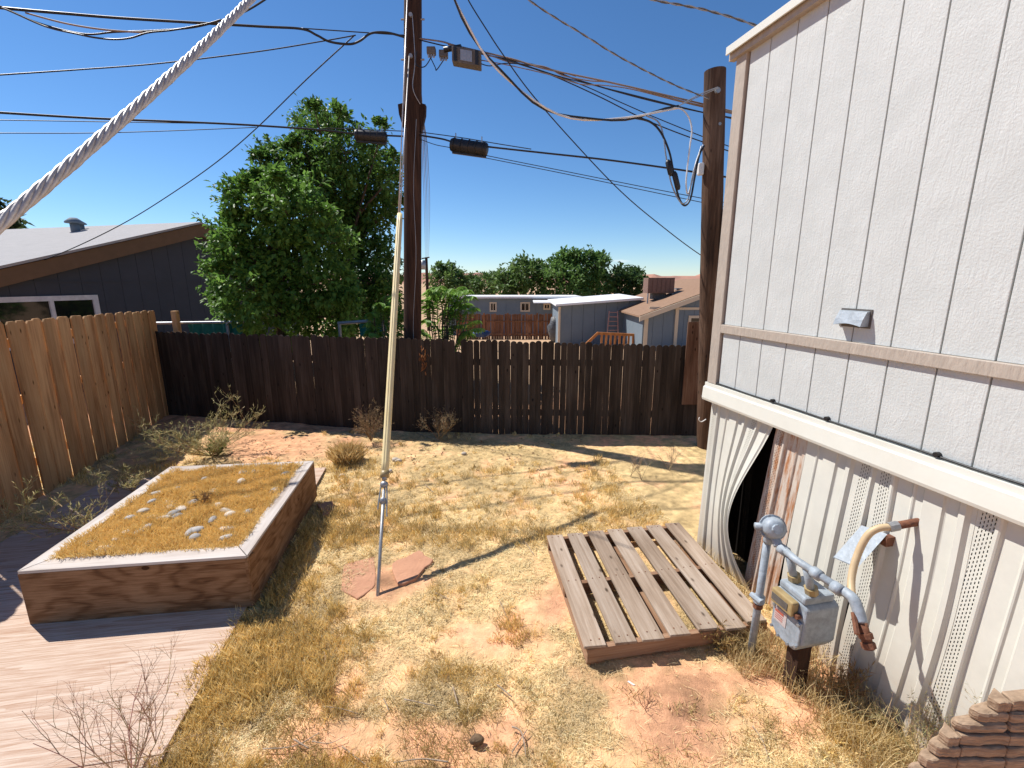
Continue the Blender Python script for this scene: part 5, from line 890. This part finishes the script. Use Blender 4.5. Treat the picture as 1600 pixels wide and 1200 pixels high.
# ------------------------------------------------------------------ weeds and twigs
def weed(name, label, base, n, h, spread, c_leaf, leafn, leafl, c_stem=(.25, .16, .09), r=.004, depth=3, cat='weed', lean=(0, 0, 0), group=None, leafw=.14):
    t = thing(name, label, cat, base, group); m = MB(); P = []; D = []
    def grow(p, d_, ln_, rad_, lev):
        pts = [p]; q = Vector(p); dd = Vector(d_)
        for i in range(4): dd = (dd + Vector((random.uniform(-.22, .22), random.uniform(-.22, .22), random.uniform(-.08, .16)))).normalized(); q = q + dd * ln_ / 4; pts.append(q.copy())
        m.tube(pts, [rad_ * (1 - .14 * i) for i in range(5)], 4, False, col=tuple(x * random.uniform(.8, 1.2) for x in c_stem))
        if lev < depth:
            for k in range(random.randint(3, 4)): u = random.uniform(.3, 1.); b = pts[min(3, int(u * 4))]; s = Vector((random.gauss(0, 1), random.gauss(0, 1), random.gauss(.25, .6))).normalized(); grow(b, (dd + s * .85).normalized(), ln_ * random.uniform(.45, .68), rad_ * .6, lev + 1)
        if leafn and lev >= depth - 1:
            for k in range(leafn): u = random.random() * 3.99; i = int(u); P.append(pts[i].lerp(pts[i + 1], u - i)); D.append(dd * .8 + Vector((random.gauss(0, .6), random.gauss(0, .6), random.gauss(.1, .5))))
    for _ in range(n):
        a = random.uniform(0, 6.283); d_ = Vector((math.cos(a) * spread, math.sin(a) * spread, 1)) + Vector(lean); grow(Vector(base), d_.normalized(), h * random.uniform(.5, .75), r, 1)
    m.build('stem', 'twig', t)
    if P: k = len(P); l_ = leafl * rng.uniform(.6, 1.3, k); fast('foliage', *leaf_mesh(np.array([tuple(p) for p in P]), np.array([tuple(p) for p in D]), unit(k) + [0, 0, .5], l_, l_ * leafw, mixc(k, c_leaf[0], c_leaf[1])), 'leaf', t)
    return t
OL = ((.24, .24, .08), (.60, .52, .28))
weed('tumbleweed', 'spreading feathery green and straw weed behind the planter near the fence corner', on(330, 715) + Vector((0, 0, .02)), 20, 1.05, 1.9, OL, 9, .055, (.36, .27, .14), r=.005, leafw=.10, lean=(-.1, .1, 0))
weed('tumbleweed', 'feathery weed leaning over the left rim of the planter at its front', on(125, 838) + Vector((.03, 0, .04)), 9, .8, 1.6, OL, 9, .05, (.36, .27, .14), r=.0045, leafw=.10, lean=(-.35, .1, 0))
weed('tumbleweed', 'small feathery weed left of the planter, midway along', on(212, 775) + Vector((0, 0, .04)), 5, .42, 1.0, OL, 8, .045, r=.004, lean=(-.2, 0, 0))
o_ = on(340, 712); weed('leafy_weed', 'small bright green leafy weed at the back rim of the planter', o_, 6, .26, .6, ((.07, .14, .03), (.16, .26, .07)), 14, .06, depth=2, leafw=.35)
weed('twig_shrub', 'bare reddish twig shrub standing over the bleached plywood at lower left', on(208, 1235) + Vector((0, 0, .03)), 9, .62, .95, OL, 0, 0, (.42, .27, .17), .0030, 4, 'shrub', lean=(-.25, .1, 0))
weed('dry_weed', 'dry brown weed against the fence just left of the yellow guard', on(580, 690), 9, .62, .5, ((.18, .12, .07), (.38, .27, .15)), 9, .04, depth=3)
weed('dry_weed', 'dry grey weed standing against the fence right of the yellow guard', on(686, 688), 9, .58, .7, ((.22, .17, .11), (.42, .33, .2)), 9, .035, depth=3, lean=(.1, 0, 0))
b0 = on(543, 722); n = 1500; q_ = np.sqrt(rng.random(n)) * .16; a1 = rng.uniform(0, 6.283, n); t = thing('straw_clump', 'straw coloured bushy grass clump left of the yellow guard', 'grass clump', b0)
fast('blade_tuft', *blades(b0.x + np.cos(a1) * q_, b0.y + np.sin(a1) * q_, np.zeros(n), rng.uniform(.12, .34, n) * (1.1 - 2 * q_), .006, rng.uniform(.1, .75, n), mixc(n, (.50, .34, .13), (.85, .66, .34))), 'blade', t)
for px, py, lab in ((985, 745, 'bare grey weed stalks behind the pallet, left one'), (1002, 750, 'bare grey weed stalks behind the pallet, middle one'), (1045, 735, 'bare grey weed stalks behind the pallet nearest the skirting')): weed('bare_weed', lab, on(px, py), 4, .42, .5, OL, 0, 0, (.33, .25, .17), .003, 3)
weed('bare_weed', 'small bare twig weed in the straw left of the pallet', on(850, 850), 3, .26, .6, OL, 0, 0, (.3, .2, .12), .0025, 3)
weed('bare_weed', 'thin twig weed in front of the pallet on bare sand', on(1010, 1110), 3, .16, 1.2, OL, 0, 0, (.2, .1, .06), .002, 3)
weed('bare_weed', 'wispy dry weed against the skirting right of the gas hose', W(2.02, 0, .12), 7, .55, .5, OL, 2, .02, (.45, .33, .18), .002, 4)
weed('bare_weed', 'wispy dry weed against the skirting at the far right edge', W(2.28, .0, .14), 8, .8, .45, OL, 2, .02, (.45, .33, .18), 0.0014, 4)
weed('dry_weed', 'brown dead weed in the shadow under the gas meter', W(1.62, 0, .2), 9, .34, .6, ((.25, .14, .06), (.45, .30, .14)), 8, .04, (.3, .17, .07), .003, 2)
weed('dry_weed', 'straw weed growing at the front right corner of the pallet', on(1120, 1010), 8, .2, .9, ((.32, .22, .08), (.5, .36, .14)), 8, .04, (.35, .22, .09), .002, 2)
weed('dry_weed', 'small brown dead plant in the middle of the planter', inbox(.52, .5) + Vector((0, 0, HB)), 6, .15, .9, ((.2, .11, .05), (.35, .22, .1)), 9, .03, (.25, .14, .07), .002, 2)
p = at(663, 560, 6.84); n = 34; P = np.array([(p.x + random.gauss(0, .025), p.y - .03 + random.gauss(0, .01), p.z + random.gauss(0, .08)) for _ in range(n)]); t = thing('dead_leaf_bunch', 'bunch of orange dead leaves caught on the fence right of the guard', 'leaves', p); fast('leaves', *leaf_mesh(P, np.array([(random.gauss(0, .4), -.3, -1) for _ in range(n)]), unit(n), np.full(n, .07), np.full(n, .022), mixc(n, (.30, .11, .03), (.48, .2, .07))), 'leaf', t)

# ------------------------------------------------------------------ weathered post top close to the camera at the lower right
def rough_post():
    t = thing('porch_post', 'weathered cracked wooden post top close by at the lower right corner', 'post', (.74, .6, 0)); zz0 = None
    for k in range(13):                                   # weathered growth layers stepping out one below the other
        lx = 1552 - 30 * min(k, 2) - 17 * max(0, min(k, 6) - 2) - 6 * max(0, k - 6); p = at(lx, 1113 + 18 * k, .62 - .0025 * k); th_ = .0205; m = MB(); x0 = p.x; zt = p.z + th_; cuts = [x0] + [q + random.uniform(-.003, .003) for q in (.655, .725, .80, .90) if q > x0 + .02]
        for i, (a0, a1) in enumerate(zip(cuts, cuts[1:])):
            n_ = 8; fr = [(a0 + (a1 - a0 - 0.0014) * u / n_, p.y + .0016 * random.uniform(-1, 1) + (.012 * (1 - u / 2) ** 2 if i == 0 and u < 2 else 0)) for u in range(n_ + 1)]; bk = [(a1 - 0.0014, p.y + .03), (a0 + (.012 if i == 0 else 0), p.y + .02)]
            up = random.uniform(-.0018, .0018); m.prism([(x, y, zt - th_ + .0012 + up) for x, y in fr + bk], (0, 0, th_ - .0020))
        m.build('wood_layer', 'post', t, bevel=.008)
    MB().box((p.x + .03, p.y + .012, 0), (.85 - p.x, 0, 0), (0, .05, 0), (0, 0, p.z + .004)).build('post_shaft', 'post', t, bevel=.02)
rough_post()
